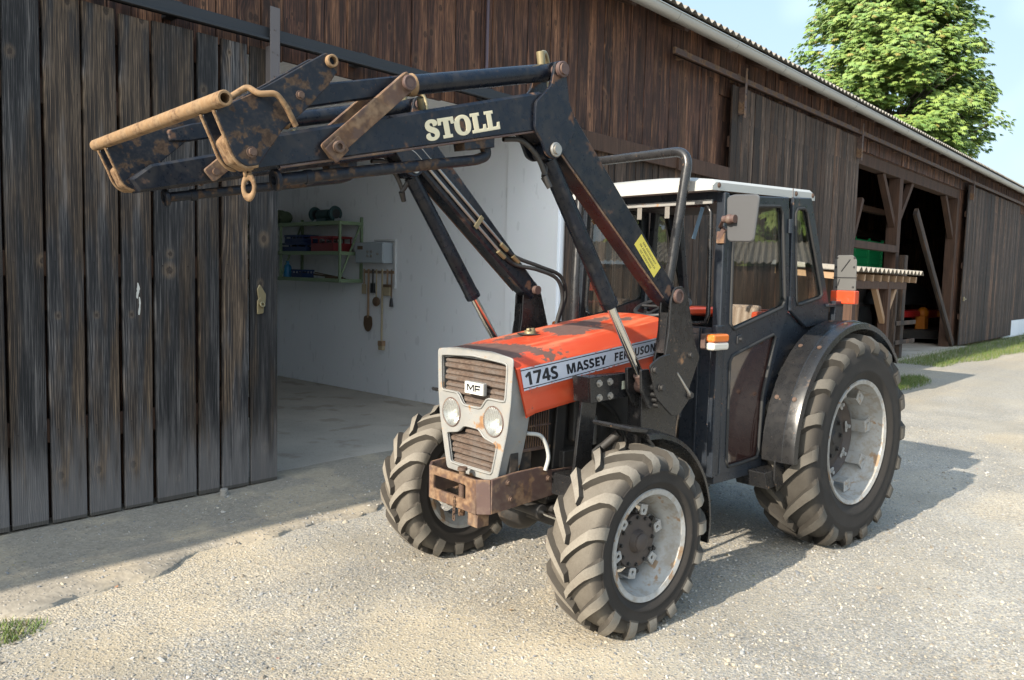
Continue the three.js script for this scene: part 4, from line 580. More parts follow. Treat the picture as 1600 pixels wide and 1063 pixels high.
// --- bumper frame, chassis, engine, axle ---
{
  const slot = (a, b) => round([[a, 0.615], [b, 0.615], [b, 0.69], [a, 0.69]], 0.008, 2);
  const bp = TP('bumper', [plateX([[-0.2, 0.555], [0.2, 0.555], [0.2, 0.735], [-0.2, 0.735]], -0.585, -0.567, 0.003, [slot(-0.165, 0.115)]), b2(-0.575, -0.46, 0.556, 0.57, -0.2, 0.2)], M.rusty);
  for (const s of [1, -1]) TP('bumper_side', [plate([[-0.53, 0.56], [-0.08, 0.59], [0.3, 0.6], [0.3, 0.72], [-0.1, 0.73], [-0.18, 0.76], [-0.38, 0.755], [-0.53, 0.74]], s > 0 ? 0.246 : -0.262, s > 0 ? 0.262 : -0.246), bar([-0.579, 0.647, s * 0.198], [-0.528, 0.65, s * 0.254], 0.182, 0.016, [0.74 * -1, 0, 0.67 * s])], M.rustBrown, bp);
  for (const s of [1, -1]) for (const [x, y] of [[-0.42, 0.71], [-0.40, 0.62], [-0.13, 0.69], [0.1, 0.66]]) TP('bolt', bolt([x, y, s * 0.264], [0, 0, s], 0.012), M.rusty, bp);
  TP('tow_pin', [rod([-0.53, 0.5, 0.02], [-0.53, 0.75, 0.02], 0.018, 0.018, 12), rod([-0.53, 0.745, 0.02], [-0.53, 0.76, 0.02], 0.028, 0.026, 12), b2(-0.57, -0.49, 0.48, 0.55, 0.12, 0.2)], M.rusty, bp);
  for (let i = 0; i < 6; i++) TP('chain_link', fin(new THREE.TorusGeometry(0.011, 0.003, 5, 10).scale(0.7, 1.3, 1).rotateY(i % 2 ? 1.57 : 0).translate(-0.593, 0.6 - i * 0.02, 0.035)), M.rusty, bp);
  pair('frame_rail', plate([[-0.1, 0.56], [1.0, 0.55], [1.0, 0.72], [-0.1, 0.72]], 0.2, 0.24), M.grime);
  TP('engine', [b2(-0.05, 0.85, 0.5, 1.1, -0.17, 0.17, 0.02), b2(-0.28, -0.2, 0.66, 1.28, -0.2, 0.2), rod([-0.19, 0.95, 0], [-0.1, 0.95, 0], 0.17, 0.17, 20), b2(0.1, 0.7, 0.85, 1.18, 0.17, 0.23, 0.02), b2(0.0, 0.16, 0.62, 0.82, 0.17, 0.25, 0.01), rod([0.35, 0.75, 0.2], [0.35, 0.95, 0.2], 0.05, 0.05, 14), rod([0.5, 0.68, 0.16], [0.5, 0.68, 0.27], 0.06, 0.05, 16)], M.grime);
  TP('radiator_screen', [...Array.from({ length: 12 }, (_, i) => b2(-0.29 + i * 0.018, -0.285 + i * 0.018, 0.86, 1.1, 0.205, 0.212, 0)), b2(-0.3, -0.07, 0.84, 0.86, 0.2, 0.215), b2(-0.3, -0.07, 1.1, 1.12, 0.2, 0.215), b2(-0.3, -0.07, 0.97, 0.98, 0.203, 0.213)], M.rustBrown);
  TP('radiator_bracket', [plate([[-0.05, 0.72], [0.03, 0.72], [0.05, 1.14], [-0.02, 1.14]], 0.2, 0.215), plate([[0.16, 0.72], [0.19, 0.72], [0.21, 1.12], [0.18, 1.12]], 0.24, 0.25)], M.grime);
  TP('radiator_hose', hose([[-0.28, 0.95, 0.24], [-0.2, 0.93, 0.27], [-0.15, 0.82, 0.28], [-0.16, 0.74, 0.27]], 0.011, 10), mat('braided_hose', { color: rgb(0.42, 0.42, 0.4), roughness: 0.6 }));
  TP('transmission', [b2(0.85, 2.35, 0.42, 0.98, -0.22, 0.22, 0.03), rod([2.24, 0.715, -0.55], [2.24, 0.715, 0.55], 0.11, 0.11, 20), b2(2.0, 2.55, 0.5, 1.0, -0.28, 0.28, 0.03)], M.grime);
  TP('front_axle', [bar([0.02, 0.45, -0.6], [0.02, 0.45, 0.6], 0.13, 0.12, [0, 1, 0], 0.02), fin(new THREE.SphereGeometry(0.14, 18, 12).scale(1, 0.95, 1).translate(0.02, 0.42, -0.12)), ...[1, -1].flatMap((s) => [rod([0.02, 0.3, s * 0.55], [0.02, 0.6, s * 0.55], 0.06, 0.055, 16), rod([0.02, 0.452, s * 0.5], [0.02, 0.452, s * 0.68], 0.1, 0.1, 20), bar([0.0, 0.47, s * 0.55], [-0.16, 0.5, s * 0.5], 0.05, 0.04, [0, 1, 0])]), b2(-0.1, 0.14, 0.5, 0.62, -0.1, 0.1, 0.01)], M.grime);
  const sc = TP('steering_cylinder', [rod([-0.17, 0.51, -0.2], [-0.17, 0.51, 0.24], 0.034, 0.034, 18), ring([-0.17, 0.51, 0.25], [0, 0, 1], 0.04, 0.012, 0.03)], M.grime); TP('piston_rod', rod([-0.17, 0.51, 0.2], [-0.17, 0.505, 0.47], 0.013, 0.013, 14), M.chrome, sc);
  TP('tie_rod', [rod([0.19, 0.47, -0.5], [0.19, 0.47, 0.5], 0.016), ...[1, -1].map((s) => fin(new THREE.SphereGeometry(0.032, 12, 8).translate(-0.16, 0.5, s * 0.5)))], M.rustBrown);
  TP('engine_hose', [hose([[-0.05, 1.1, 0.2], [0.1, 1.12, 0.28], [0.3, 1.05, 0.3], [0.45, 0.9, 0.28], [0.5, 0.7, 0.3]], 0.012), hose([[0.1, 0.72, 0.26], [0.25, 0.85, 0.33], [0.42, 0.78, 0.33], [0.6, 0.9, 0.3]], 0.01)], M.plainRubber);
  TP('oil_filter', [rod([0.2, 0.84, 0.25], [0.2, 0.98, 0.25], 0.042, 0.042, 18), rod([0.2, 0.98, 0.25], [0.2, 1.0, 0.25], 0.046, 0.04, 18)], M.boltSteel);
}
// --- mudguards ---
function arcStrip(cx, cy, r, a0, a1, z0, z1, n = 30, t = 0.006, lip = 0.03) { // curved sheet with a turned lip on the outer edge
  const pos = [], idx = [], sec = [[z0, 0], [lerp(z0, z1, 0.62), 0.004], [lerp(z0, z1, 0.64), 0.0], [z1 - 0.03, -0.004], [z1 - 0.006, -0.012], [z1, -lip], [z1 - t, -lip], [z1 - 0.012, -0.016], [z1 - 0.034, -0.004 - t], [z0, -t]];
  for (let i = 0; i <= n; i++) { const a = lerp(a0, a1, i / n); for (const [z, d] of sec) pos.push(cx + (r + d) * Math.cos(a), cy + (r + d) * Math.sin(a), z); }
  const m = sec.length; for (let i = 0; i < n; i++) for (let k = 0; k < m; k++) { const a = i * m + k, b = i * m + (k + 1) % m; idx.push(a, b, a + m, b, b + m, a + m); }
  for (const e of [0, n * m]) for (let k = 1; k < m - 1; k++) idx.push(e, e + k, e + k + 1);
  const g = new THREE.BufferGeometry(); g.setAttribute('position', new THREE.Float32BufferAttribute(pos, 3)); g.setIndex(idx); return creased(fin(g), 35);
}
const sector = (cx, cy, r0, r1, a0, a1, z0, z1, n = 24) => { const p = []; for (let i = 0; i <= n; i++) { const a = lerp(a0, a1, i / n); p.push([cx + r1 * Math.cos(a), cy + r1 * Math.sin(a)]); } for (let i = n; i >= 0; i--) { const a = lerp(a0, a1, i / n); p.push([cx + r0 * Math.cos(a), cy + r0 * Math.sin(a)]); } return plate(p, z0, z1, 0.001); };
{
  const rf = pair('rear_mudguard', [arcStrip(2.24, 0.70, 0.83, Math.PI + 0.05, 0.72, 0.635, 0.85, 34, 0.007, 0.05), sector(2.24, 0.70, 0.5, 0.825, Math.PI + 0.05, 0.72, 0.625, 0.635)], M.black);
  sub2(rf, 'bolt', [[2.7, 0.67], [2.7, 0.79], [2.2, 0.67], [2.2, 0.8], [1.7, 0.68], [1.75, 0.8]].map(([a, z]) => bolt([2.24 + 0.832 * Math.cos(a), 0.70 + 0.832 * Math.sin(a), z], [Math.cos(a), Math.sin(a), 0], 0.011, 0.005)), M.rusty);
  sub2(rf, 'mudguard_bracket', [plate(round([[1.40, 0.665], [1.50, 0.665], [1.55, 0.5], [1.44, 0.49], [1.40, 0.54]], 0.01), 0.72, 0.732), plate(round([[1.30, 0.60], [1.52, 0.60], [1.55, 0.5], [1.34, 0.49]], 0.01), 0.5, 0.72)], M.black);
  const ff = pair('front_mudguard', [arcStrip(0.02, 0.452, 0.565, 1.6, -0.2, 0.56, 0.84, 24, 0.006, 0.035), plate([[0.0, 1.017], [-0.12, 1.035], [-0.13, 1.05], [-0.12, 1.058], [0.01, 1.03]], 0.57, 0.82, 0.001)], M.black);
  sub2(ff, 'mudguard_stay', [rod([0.02, 0.95, 0.6], [0.1, 0.62, 0.5], 0.018), rod([0.02, 0.98, 0.62], [-0.02, 0.9, 0.55], 0.022), bar([0.36, 0.8, 0.62], [0.15, 0.55, 0.5], 0.04, 0.012, [0, 0, 1])], M.grime);
}
// --- cab ---
const tuck = (g) => { const p = g.attributes.position; for (let i = 0; i < p.count; i++) { const y = p.getY(i); if (y > 1.5) p.setZ(i, p.getZ(i) - Math.sign(p.getZ(i)) * (y - 1.5) * 0.022); } return g; };
{
  const win = round([[1.03, 1.485], [1.035, 2.22], [1.58, 2.265], [1.655, 1.63]], 0.035), low = round([[1.04, 1.325], [1.555, 1.455], [1.43, 1.06], [1.412, 0.665], [1.055, 0.65]], 0.03), quarter = round([[1.755, 2.262], [1.895, 2.275], [2.155, 1.69], [1.805, 1.63]], 0.03);
  const doorO = [[0.985, 0.61], [0.985, 2.285], [1.665, 2.33], [1.715, 1.62], [1.62, 1.44], [1.48, 1.05], [1.465, 0.60]];
  const doors = pair('cab_door', tuck(plate(doorO, 0.572, 0.602, 0.006, [win, low])), M.slate);
  const frame = (p, z, r) => tuck(hose(p.map(([x, y]) => [x, y, z]), r, 6, p.length * 2, true));
  sub2(doors, 'window_seal', [frame(win, 0.603, 0.011), frame(low, 0.603, 0.011)], M.plainRubber);
  sub2(doors, 'window_pane', tuck(plate(win, 0.585, 0.589, 0)), M.glass); sub2(doors, 'lower_panel', plate(low, 0.583, 0.59, 0), M.smoke);
  sub2(doors, 'hinge', [0.02, 0].map((_, i) => tuck(rod([1.7 - i * 0.03, 1.60 + i * 0.5, 0.605], [1.7 - i * 0.03, 1.69 + i * 0.5, 0.605], 0.016, 0.016, 12))), M.slate);
  sub2(doors, 'handle', [plate(round([[1.1, 1.40], [1.15, 1.41], [1.15, 1.46], [1.1, 1.45]], 0.008), 0.602, 0.612), rod([1.125, 1.43, 0.61], [1.125, 1.43, 0.63], 0.012)], M.darkPlastic);
  const qp = pair('rear_quarter', [tuck(plate([[1.725, 2.335], [1.965, 2.35], [2.26, 1.63], [2.25, 1.5], [1.95, 1.48], [1.725, 1.6]], 0.570, 0.598, 0.006, [quarter])), plate([[1.66, 1.44], [1.725, 1.6], [1.95, 1.48], [2.25, 1.5], [2.3, 1.3], [1.6, 1.0], [1.5, 0.98]], 0.54, 0.57, 0.003)], M.slate);
  sub2(qp, 'window_seal', frame(quarter, 0.599, 0.010), M.plainRubber); sub2(qp, 'window_pane', tuck(plate(quarter, 0.584, 0.588, 0)), M.glass);
  // front posts, header, footwell, rear frame
  const post = (p, q, w, d) => bar(p, q, w, d, [0, 0, 1], 0.008);
  TP('cab_frame', [...[1, -1].flatMap((s) => [post([0.955, 1.5, s * 0.568], [0.975, 2.3, s * 0.548], 0.05, 0.06), post([0.955, 0.6, s * 0.57], [0.955, 1.52, s * 0.57], 0.05, 0.06), post([1.69, 1.55, s * 0.55], [1.69, 2.32, s * 0.515], 0.05, 0.05), post([2.22, 1.3, s * 0.56], [1.97, 2.33, s * 0.52], 0.06, 0.05), b2(0.93, 2.0, 0.56, 0.62, s * 0.57 - 0.03, s * 0.57 + 0.03, 0.006)]), b2(0.95, 1.0, 2.25, 2.32, -0.53, 0.53, 0.008), b2(1.93, 1.99, 2.28, 2.34, -0.52, 0.52, 0.008), b2(2.2, 2.25, 1.2, 1.5, -0.55, 0.55, 0.008), b2(0.93, 0.98, 1.42, 1.5, -0.56, 0.56, 0.008), b2(0.95, 2.2, 0.54, 0.57, -0.55, 0.55)], M.slate);
  pair('footwell_panel', [b2(0.915, 0.94, 0.6, 1.46, 0.34, 0.555, 0.008), b2(0.90, 0.92, 0.62, 1.5, 0.46, 0.475, 0.004), b2(0.905, 0.955, 0.6, 1.52, 0.556, 0.602, 0.01)], M.slate);
  TP('bulkhead', [b2(0.96, 1.0, 0.58, 1.46, -0.36, 0.36)], M.grime);
  const seal = round([[-0.5, 1.52], [-0.475, 2.235], [0.475, 2.235], [0.5, 1.52]], 0.05, 5);
  TP('windscreen_frame', [hose(seal.map(([z, y]) => [0.945 + (y - 1.5) * 0.02, y, z]), 0.014, 8, 60, true)], M.black);
  TP('visor_strip', b2(0.93, 0.947, 2.235, 2.262, -0.5, 0.5), M.cream);
  TP('windscreen_stay', bar([0.955, 2.22, 0.42], [0.945, 2.03, 0.37], 0.026, 0.004, [1, 0, 0]), mat('blue_stay', { color: rgb(0.1, 0.16, 0.22), roughness: 0.4, metalness: 0.3 }));
  for (const z of [-0.05, 0.17]) TP('hinge_tab', b2(0.935, 0.94, 2.16, 2.235, z - 0.018, z + 0.018), M.boltSteel);
  // roof: crowned white shell with a turned rim
  const zs = [-0.565, -0.56, -0.54, -0.4, -0.2, 0, 0.2, 0.4, 0.54, 0.56, 0.565], xs = [0.835, 0.84, 0.87, 1.0, 1.3, 1.6, 1.85, 2.0, 2.025, 2.03], pos = [], idx = [];
  const yTop = (x, z) => 2.365 + 0.032 * (x - 0.84) + 0.035 * (1 - Math.pow(Math.abs(z) / 0.565, 3)) - (x < 0.86 || x > 2.02 ? 0.02 : 0) - (Math.abs(z) > 0.55 ? 0.014 : 0);
  const top = []; for (const x of xs) for (const z of zs) pos.push(x, yTop(x, z), z); const nz = zs.length, nx = xs.length;
  for (let i = 0; i < nx - 1; i++) for (let j = 0; j < nz - 1; j++) { const a = i * nz + j; idx.push(a, a + 1, a + nz, a + 1, a + nz + 1, a + nz); }
  const bot = pos.length / 3; for (const x of xs) for (const z of zs) pos.push(x, 2.305 + 0.032 * (x - 0.84) + (x > 1.75 ? -0.006 : 0), z);
  for (let i = 0; i < nx - 1; i++) for (let j = 0; j < nz - 1; j++) { const a = bot + i * nz + j; idx.push(a, a + nz, a + 1, a + 1, a + nz, a + nz + 1); }
  for (let i = 0; i < nx - 1; i++) for (const j of [0, nz - 1]) { const a = i * nz + j, b = a + nz, c = bot + a, d = bot + b; j ? idx.push(a, c, b, b, c, d) : idx.push(a, b, c, b, d, c); }
  for (let j = 0; j < nz - 1; j++) for (const i of [0, nx - 1]) { const a = i * nz + j, b = a + 1, c = bot + a, d = bot + b; i ? idx.push(a, b, c, b, d, c) : idx.push(a, c, b, b, c, d); }
  const rg = new THREE.BufferGeometry(); rg.setAttribute('position', new THREE.Float32BufferAttribute(pos, 3)); rg.setIndex(idx);
  const roof = TP('cab_roof', creased(fin(rg), 38), M.white);
  for (const [x, z] of [[0.9, 0.566], [1.78, 0.566], [2.0, 0.566], [0.9, -0.566], [2.0, -0.566]]) TP('rivet', bolt([x, 2.335 + 0.03 * (x - 0.84), z], [0, 0, Math.sign(z)], 0.012, 0.006), M.rusty, roof);
  TP('roof_seam', b2(1.735, 1.742, 2.33, 2.395, 0.563, 0.568, 0), M.strap, roof);
  TP('roof_lining', b2(0.99, 1.95, 2.27, 2.29, -0.5, 0.5), M.darkPlastic);
  // inside
  const seat = TP('seat', [b2(1.55, 2.0, 0.98, 1.1, -0.22, 0.22, 0.04)], M.vinyl);
  const ribs = []; for (let i = 0; i < 5; i++) ribs.push(aim(fin(new THREE.CapsuleGeometry(0.036, 0.38, 4, 10)), [1.98, 1.15, -0.1 + i * 0.06], [2.05, 1.61, -0.1 + i * 0.06])); TP('backrest', [...ribs, bar([2.01, 1.14, 0.02], [2.075, 1.61, 0.02], 0.06, 0.3, [0, 0, 1], 0.02)], M.vinyl, seat);
  const sw = TP('steering_wheel', [fin(new THREE.TorusGeometry(0.18, 0.014, 10, 40).rotateX(Math.PI / 2).rotateZ(0.32).translate(1.15, 1.6, 0)), rod([1.15, 1.6, 0], [1.06, 1.28, 0], 0.022), rod([1.15, 1.6, -0.175], [1.15, 1.6, 0.175], 0.01), rod([0.98, 1.545, 0], [1.15, 1.6, 0], 0.01)], M.darkPlastic);
  TP('dashboard', [b2(1.0, 1.12, 1.15, 1.46, -0.22, 0.22, 0.03)], M.darkPlastic);
  TP('gear_lever', [rod([1.4, 0.7, 0.1], [1.45, 1.25, 0.12], 0.01), fin(new THREE.SphereGeometry(0.025, 10, 8).translate(1.45, 1.26, 0.12)), rod([1.5, 0.7, 0.25], [1.58, 1.35, 0.28], 0.009), fin(new THREE.SphereGeometry(0.022, 10, 8).translate(1.58, 1.36, 0.28))], M.darkPlastic);
  TP('inner_mudguard', [b2(1.8, 2.3, 1.52, 1.575, 0.26, 0.5, 0.02), b2(1.8, 2.3, 1.52, 1.575, -0.5, -0.26, 0.02), b2(2.16, 2.2, 1.5, 1.58, -0.5, 0.5, 0.01)], M.orange);
  const floor = TP('cab_floor', b2(0.98, 2.2, 0.6, 0.64, -0.55, 0.55), M.darkPlastic);
  // mirrors, indicators, marker plates, guard hoop
  const mirrorO = round([[0.675, 2.005], [0.66, 2.255], [0.70, 2.27], [0.87, 2.262], [0.845, 2.0]], 0.03, 5), mb = TP('mirror', [plateX(mirrorO, 0.838, 0.858, 0.006)], M.mirrorBack);
  TP('mirror_face', plateX(mirrorO.map(([z, y]) => [0.765 + (z - 0.765) * 0.92, 2.135 + (y - 2.135) * 0.93]), 0.858, 0.861, 0), M.mirrorFace, mb);
  TP('mirror_arm', [bar([0.935, 2.02, 0.555], [0.93, 2.09, 0.6], 0.03, 0.02, [1, 0, 0]), rod([0.94, 2.1, 0.56], [0.80, 2.125, 0.67], 0.012, 0.008), rod([0.815, 2.13, 0.66], [0.815, 2.13, 0.74], 0.02, 0.024, 14), fin(new THREE.SphereGeometry(0.028, 14, 10).translate(0.815, 2.13, 0.70)), b2(0.925, 0.945, 2.0, 2.07, 0.545, 0.6)], M.rustBrown, mb);
  const ind = pair('indicator_light', [b2(0.80, 0.93, 1.38, 1.475, 0.6, 0.612), b2(0.79, 0.93, 1.38, 1.47, 0.56, 0.6)], M.rustBrown);
  sub2(ind, 'amber_lens', [b2(0.775, 0.935, 1.425, 1.472, 0.604, 0.665, 0.014)], M.amber); sub2(ind, 'clear_lens', [b2(0.775, 0.935, 1.378, 1.424, 0.604, 0.665, 0.014)], M.clearLens);
  const mk = TP('marker_plate', [plateX(round([[0.545, 1.735], [0.545, 1.95], [0.57, 1.985], [0.675, 1.985], [0.705, 1.95], [0.71, 1.735]], 0.008), 2.4, 2.408)], M.decalGrey);
  TP('marker_lamp', [b2(2.385, 2.45, 1.64, 1.735, 0.535, 0.715, 0.008)], M.orange, mk); TP('plate_fold', [b2(2.394, 2.4, 1.825, 1.83, 0.54, 0.715, 0), ...[[0.565, 1.965], [0.69, 1.965], [0.56, 1.9], [0.69, 1.9], [0.57, 1.76], [0.69, 1.76]].map(([z, y]) => bolt([2.4, y, z], [-1, 0, 0], 0.006, 0.004)), rod([2.397, 1.87, 0.60], [2.397, 1.955, 0.66], 0.0035, 0.0035, 6), rod([2.397, 1.77, 0.58], [2.397, 1.815, 0.59], 0.0035, 0.0035, 6)], M.darkPlastic, mk);
  TP('plate_bracket', [b2(2.3, 2.42, 1.5, 1.66, 0.58, 0.62), b2(2.2, 2.42, 1.62, 1.64, 0.52, 0.62)], M.slate, mk);
  TP('guard_hoop', [bent([[0.7, 1.15, 0.375], [0.70, 1.7, 0.375], [0.785, 2.535, 0.43], [0.785, 2.535, -0.43], [0.70, 1.7, -0.375], [0.7, 1.15, -0.375]], 0.029, 0.11, 16)], mat('worn_black_tube', { color: rgb(1.3, 1.3, 1.3) }, T.black, 0.0008));
}
// --- front loader ---
{
  const Z0 = 0.50, Z1 = 0.615;
  const boom = pair('loader_boom', [plate([[-0.405, 2.60], [-0.37, 2.54], [0.505, 1.70], [0.44, 1.63], [0.365, 1.675], [-0.47, 2.36], [-0.62, 2.428], [-1.85, 2.135], [-1.98, 2.105], [-2.02, 2.16], [-1.93, 2.235], [-0.60, 2.612]], Z0, Z1, 0.012)], M.navy);
  sub2(boom, 'worn_edge', [hose([[-0.62, 2.431, Z1 - 0.006], [-1.2, 2.293, Z1 - 0.006], [-1.85, 2.138, Z1 - 0.006]], 0.0055, 6), hose([[-0.46, 2.355, Z1 - 0.006], [-0.05, 2.018, Z1 - 0.006], [0.36, 1.682, Z1 - 0.006]], 0.0055, 6)], M.rustBrown);
  const txt = new TextGeometry('STOLL', { font, size: 0.08, depth: 0.0006, curveSegments: 5, bevelEnabled: true, bevelSize: 0.0042, bevelThickness: 0.0004, bevelSegments: 1 }); txt.computeBoundingBox(); const tw = txt.boundingBox.max.x;
  TP('lettering', fin(xf(txt.scale(0.40 / tw, 0.93, 1), -1.222, 2.312, Z1 + 0.0012, 0, 0, 0.262)), mat('cream_letters', { color: rgb(0.66, 0.58, 0.40), roughness: 0.6 }), boom[0]);
  const sticker = canvasMat('warning_sticker', 512, 176, (c, w, h) => { c.fillStyle = '#c9b94e'; c.fillRect(0, 0, w, h); c.fillStyle = '#222018'; c.font = 'bold 40px sans-serif'; c.textAlign = 'center'; c.fillText('DER AUFENTHALT', w / 2, 56); c.fillText('IM ARBEITSBEREICH', w / 2, 106); c.fillText('IST VERBOTEN!', w / 2, 156); }, { roughness: 0.5 });
  TP('warning_sticker', fin(new THREE.PlaneGeometry(0.24, 0.078).rotateZ(-0.775).translate(0.205, 1.9, Z1 + 0.0015), true), sticker, boom[0]);
  // elbow plates with pins
  const el = round([[-0.54, 2.70], [-0.53, 2.755], [-0.48, 2.765], [-0.455, 2.71], [-0.425, 2.56], [-0.385, 2.465], [-0.465, 2.345], [-0.51, 2.315], [-0.565, 2.33], [-0.598, 2.39], [-0.645, 2.44], [-0.645, 2.555], [-0.55, 2.645]], 0.02, 3);
  const elb = pair('elbow_plate', [plate(el, Z1 + 0.001, Z1 + 0.018), plate(el, Z0 - 0.018, Z0 - 0.001)], M.navy);
  sub2(elb, 'pin', [rod([-0.497, 2.722, Z0 - 0.03], [-0.497, 2.722, 0.665], 0.026, 0.026, 18), ring([-0.497, 2.722, 0.645], [0, 0, 1], 0.036, 0.026, 0.022)], M.rustBrown); sub2(elb, 'pin', [rod([-0.515, 2.36, Z0 - 0.03], [-0.515, 2.36, 0.655], 0.022, 0.022, 18), ring([-0.515, 2.36, 0.638], [0, 0, 1], 0.034, 0.02, 0.014)], M.boltSteel);
  // lift cylinder
  const lc = pair('lift_cylinder', [rod([-0.49, 2.325, 0.558], [-0.022, 1.652, 0.558], 0.042, 0.044, 22), rod([-0.515, 2.36, 0.52], [-0.515, 2.36, 0.596], 0.045, 0.045, 18), rod([-0.03, 1.664, 0.558], [-0.012, 1.638, 0.558], 0.047, 0.046, 22)], M.navy);
  sub2(lc, 'piston_rod', rod([-0.03, 1.664, 0.558], [0.262, 1.245, 0.558], 0.0235, 0.0235, 22), M.chrome); sub2(lc, 'rod_eye', [rod([0.245, 1.268, 0.558], [0.28, 1.218, 0.558], 0.034, 0.036, 18), rod([0.29, 1.2, 0.52], [0.29, 1.2, 0.6], 0.04, 0.04, 18)], M.rustBrown);
  sub2(lc, 'hose_fitting', [rod([-0.5, 2.31, 0.558], [-0.535, 2.24, 0.585], 0.014), rod([-0.535, 2.24, 0.585], [-0.51, 2.19, 0.6], 0.018, 0.014), hose([[-0.53, 2.25, 0.585], [-0.58, 2.33, 0.58], [-0.66, 2.39, 0.56], [-0.76, 2.385, 0.55]], 0.012)], M.grime);
  // tilt cylinder on top, lever and link to the tool carrier
  const tc = pair('tilt_cylinder', [rod([-0.53, 2.715, 0.558], [-1.262, 2.532, 0.558], 0.04, 0.04, 22), rod([-0.5, 2.722, 0.52], [-0.5, 2.722, 0.596], 0.04, 0.04, 18)], M.navy);
  sub2(tc, 'end_cap', [rod([-1.258, 2.533, 0.558], [-1.29, 2.525, 0.558], 0.046, 0.042, 22)], M.sandRust); sub2(tc, 'piston_rod', rod([-1.28, 2.527, 0.558], [-1.36, 2.507, 0.558], 0.02, 0.02), M.chrome);
  sub2(tc, 'rod_eye', [rod([-1.345, 2.51, 0.47], [-1.345, 2.51, 0.672], 0.022, 0.022, 16), rod([-1.345, 2.51, 0.53], [-1.345, 2.51, 0.586], 0.04, 0.04, 18), ring([-1.345, 2.51, 0.664], [0, 0, 1], 0.03, 0.018, 0.016)], M.rustBrown);
  sub2(tc, 'hose_fitting', [rod([-0.545, 2.735, 0.558], [-0.555, 2.805, 0.558], 0.017, 0.021, 12), hose([[-0.56, 2.79, 0.555], [-0.5, 2.815, 0.53], [-0.45, 2.77, 0.5], [-0.44, 2.68, 0.48]], 0.011), rod([-1.22, 2.49, 0.558], [-1.2, 2.45, 0.54], 0.014)], M.brass);
  const leverO = (w) => { const a = [-1.345, 2.51], b = [-1.66, 2.225], d = [b[0] - a[0], b[1] - a[1]], L = Math.hypot(...d), u = [d[0] / L, d[1] / L], n = [-u[1], u[0]], P = (s, t) => [a[0] + u[0] * s + n[0] * t, a[1] + u[1] * s + n[1] * t]; return [P(-0.035, -w), P(L + 0.03, -w), P(L + 0.03, w), P(-0.035, w)]; };
  const lv = pair('tilt_lever', [plate(round(leverO(0.036), 0.014), 0.626, 0.646), plate(round(leverO(0.036), 0.014), 0.468, 0.488)], M.rusty);
  sub2(lv, 'pin_block', [plate(round([[-1.70, 2.215], [-1.652, 2.17], [-1.60, 2.225], [-1.648, 2.272]], 0.008), 0.648, 0.66), rod([-1.652, 2.228, 0.46], [-1.652, 2.228, 0.67], 0.016, 0.016, 16), ring([-1.652, 2.228, 0.672], [0, 0, 1], 0.022, 0.012, 0.018)], M.rusty);
  const lk = pair('tilt_link', [plate(round([[-1.31, 2.56], [-1.30, 2.49], [-1.74, 2.365], [-1.84, 2.35], [-1.85, 2.40], [-1.74, 2.445]], 0.014), 0.53, 0.588, 0.006)], M.navy);
  // lower levelling rod
  const lr = pair('levelling_rod', [bent([[-1.83, 2.1, 0.57], [-0.93, 2.272, 0.57], [-0.865, 2.30, 0.57], [-0.905, 2.365, 0.57]], 0.023, 0.03, 14), plate([[-1.02, 2.30], [-0.86, 2.33], [-0.86, 2.385], [-1.03, 2.35]], 0.53, 0.61), ring([-1.845, 2.097, 0.57], [1, 0.2, 0], 0.04, 0.018, 0.02), ring([-1.72, 2.12, 0.57], [1, 0.2, 0], 0.027, 0.02, 0.03)], M.navyWorn);
  // tool carrier
  const tp = round([[-1.705, 2.552], [-1.672, 2.535], [-1.655, 2.50], [-1.695, 2.437], [-1.78, 2.342], [-1.866, 2.262], [-1.955, 2.128], [-2.0, 2.12], [-2.035, 2.142], [-2.072, 2.22], [-2.105, 2.29], [-1.996, 2.353], [-1.922, 2.401]], 0.012, 3);
  const carr = pair('tool_carrier', [plate(tp, 0.655, 0.671), plate(tp, 0.545, 0.561)], M.navyWorn);
  const edge = [[-1.955, 2.128], [-2.0, 2.118], [-2.037, 2.142], [-2.074, 2.22], [-2.106, 2.29]];
  sub2(carr, 'worn_edge', [hose(edge.map(([x, y]) => [x, y, 0.663]), 0.0065, 8), hose(edge.map(([x, y]) => [x, y, 0.553]), 0.0065, 8), plate(round([[-2.07, 2.2], [-2.035, 2.13], [-1.98, 2.108], [-1.95, 2.118], [-1.985, 2.16], [-2.02, 2.19], [-2.04, 2.235]], 0.012), 0.575, 0.64, 0.01)], M.sandRust);
  sub2(carr, 'bolt', [bolt([-1.805, 2.386, 0.671], [0, 0, 1], 0.012, 0.014), bolt([-1.98, 2.17, 0.671], [0, 0, 1], 0.014, 0.014)], M.rusty); sub2(carr, 'eye', [pipe([-1.688, 2.523, 0.545], [-1.688, 2.523, 0.69], 0.0225, 0.0145, 20)], M.sandRust);
  TP('cross_tube', pipe([-2.1, 2.318, -0.725], [-2.1, 2.318, 0.745], 0.0255, 0.016, 24), M.sandRust);
  pair('locking_handle', [bent([[-2.04, 2.345, 0.64], [-1.99, 2.385, 0.66], [-1.965, 2.36, 0.69], [-1.91, 2.37, 0.705], [-1.875, 2.335, 0.705], [-1.83, 2.275, 0.69]], 0.0105, 0.016, 10)], M.sandRust);
  TP('hanging_link', [fin(new THREE.TorusGeometry(0.019, 0.0075, 8, 20).scale(1, 1.9, 1).rotateY(-0.75).translate(-1.968, 2.058, 0.62)), fin(new THREE.TorusGeometry(0.016, 0.0065, 8, 14).rotateY(0.6).translate(-1.968, 2.105, 0.61))], M.sandRust);
  TP('cross_member', [rod([-1.15, 2.36, -0.5], [-1.15, 2.36, 0.5], 0.045, 0.045, 18)], M.navy);
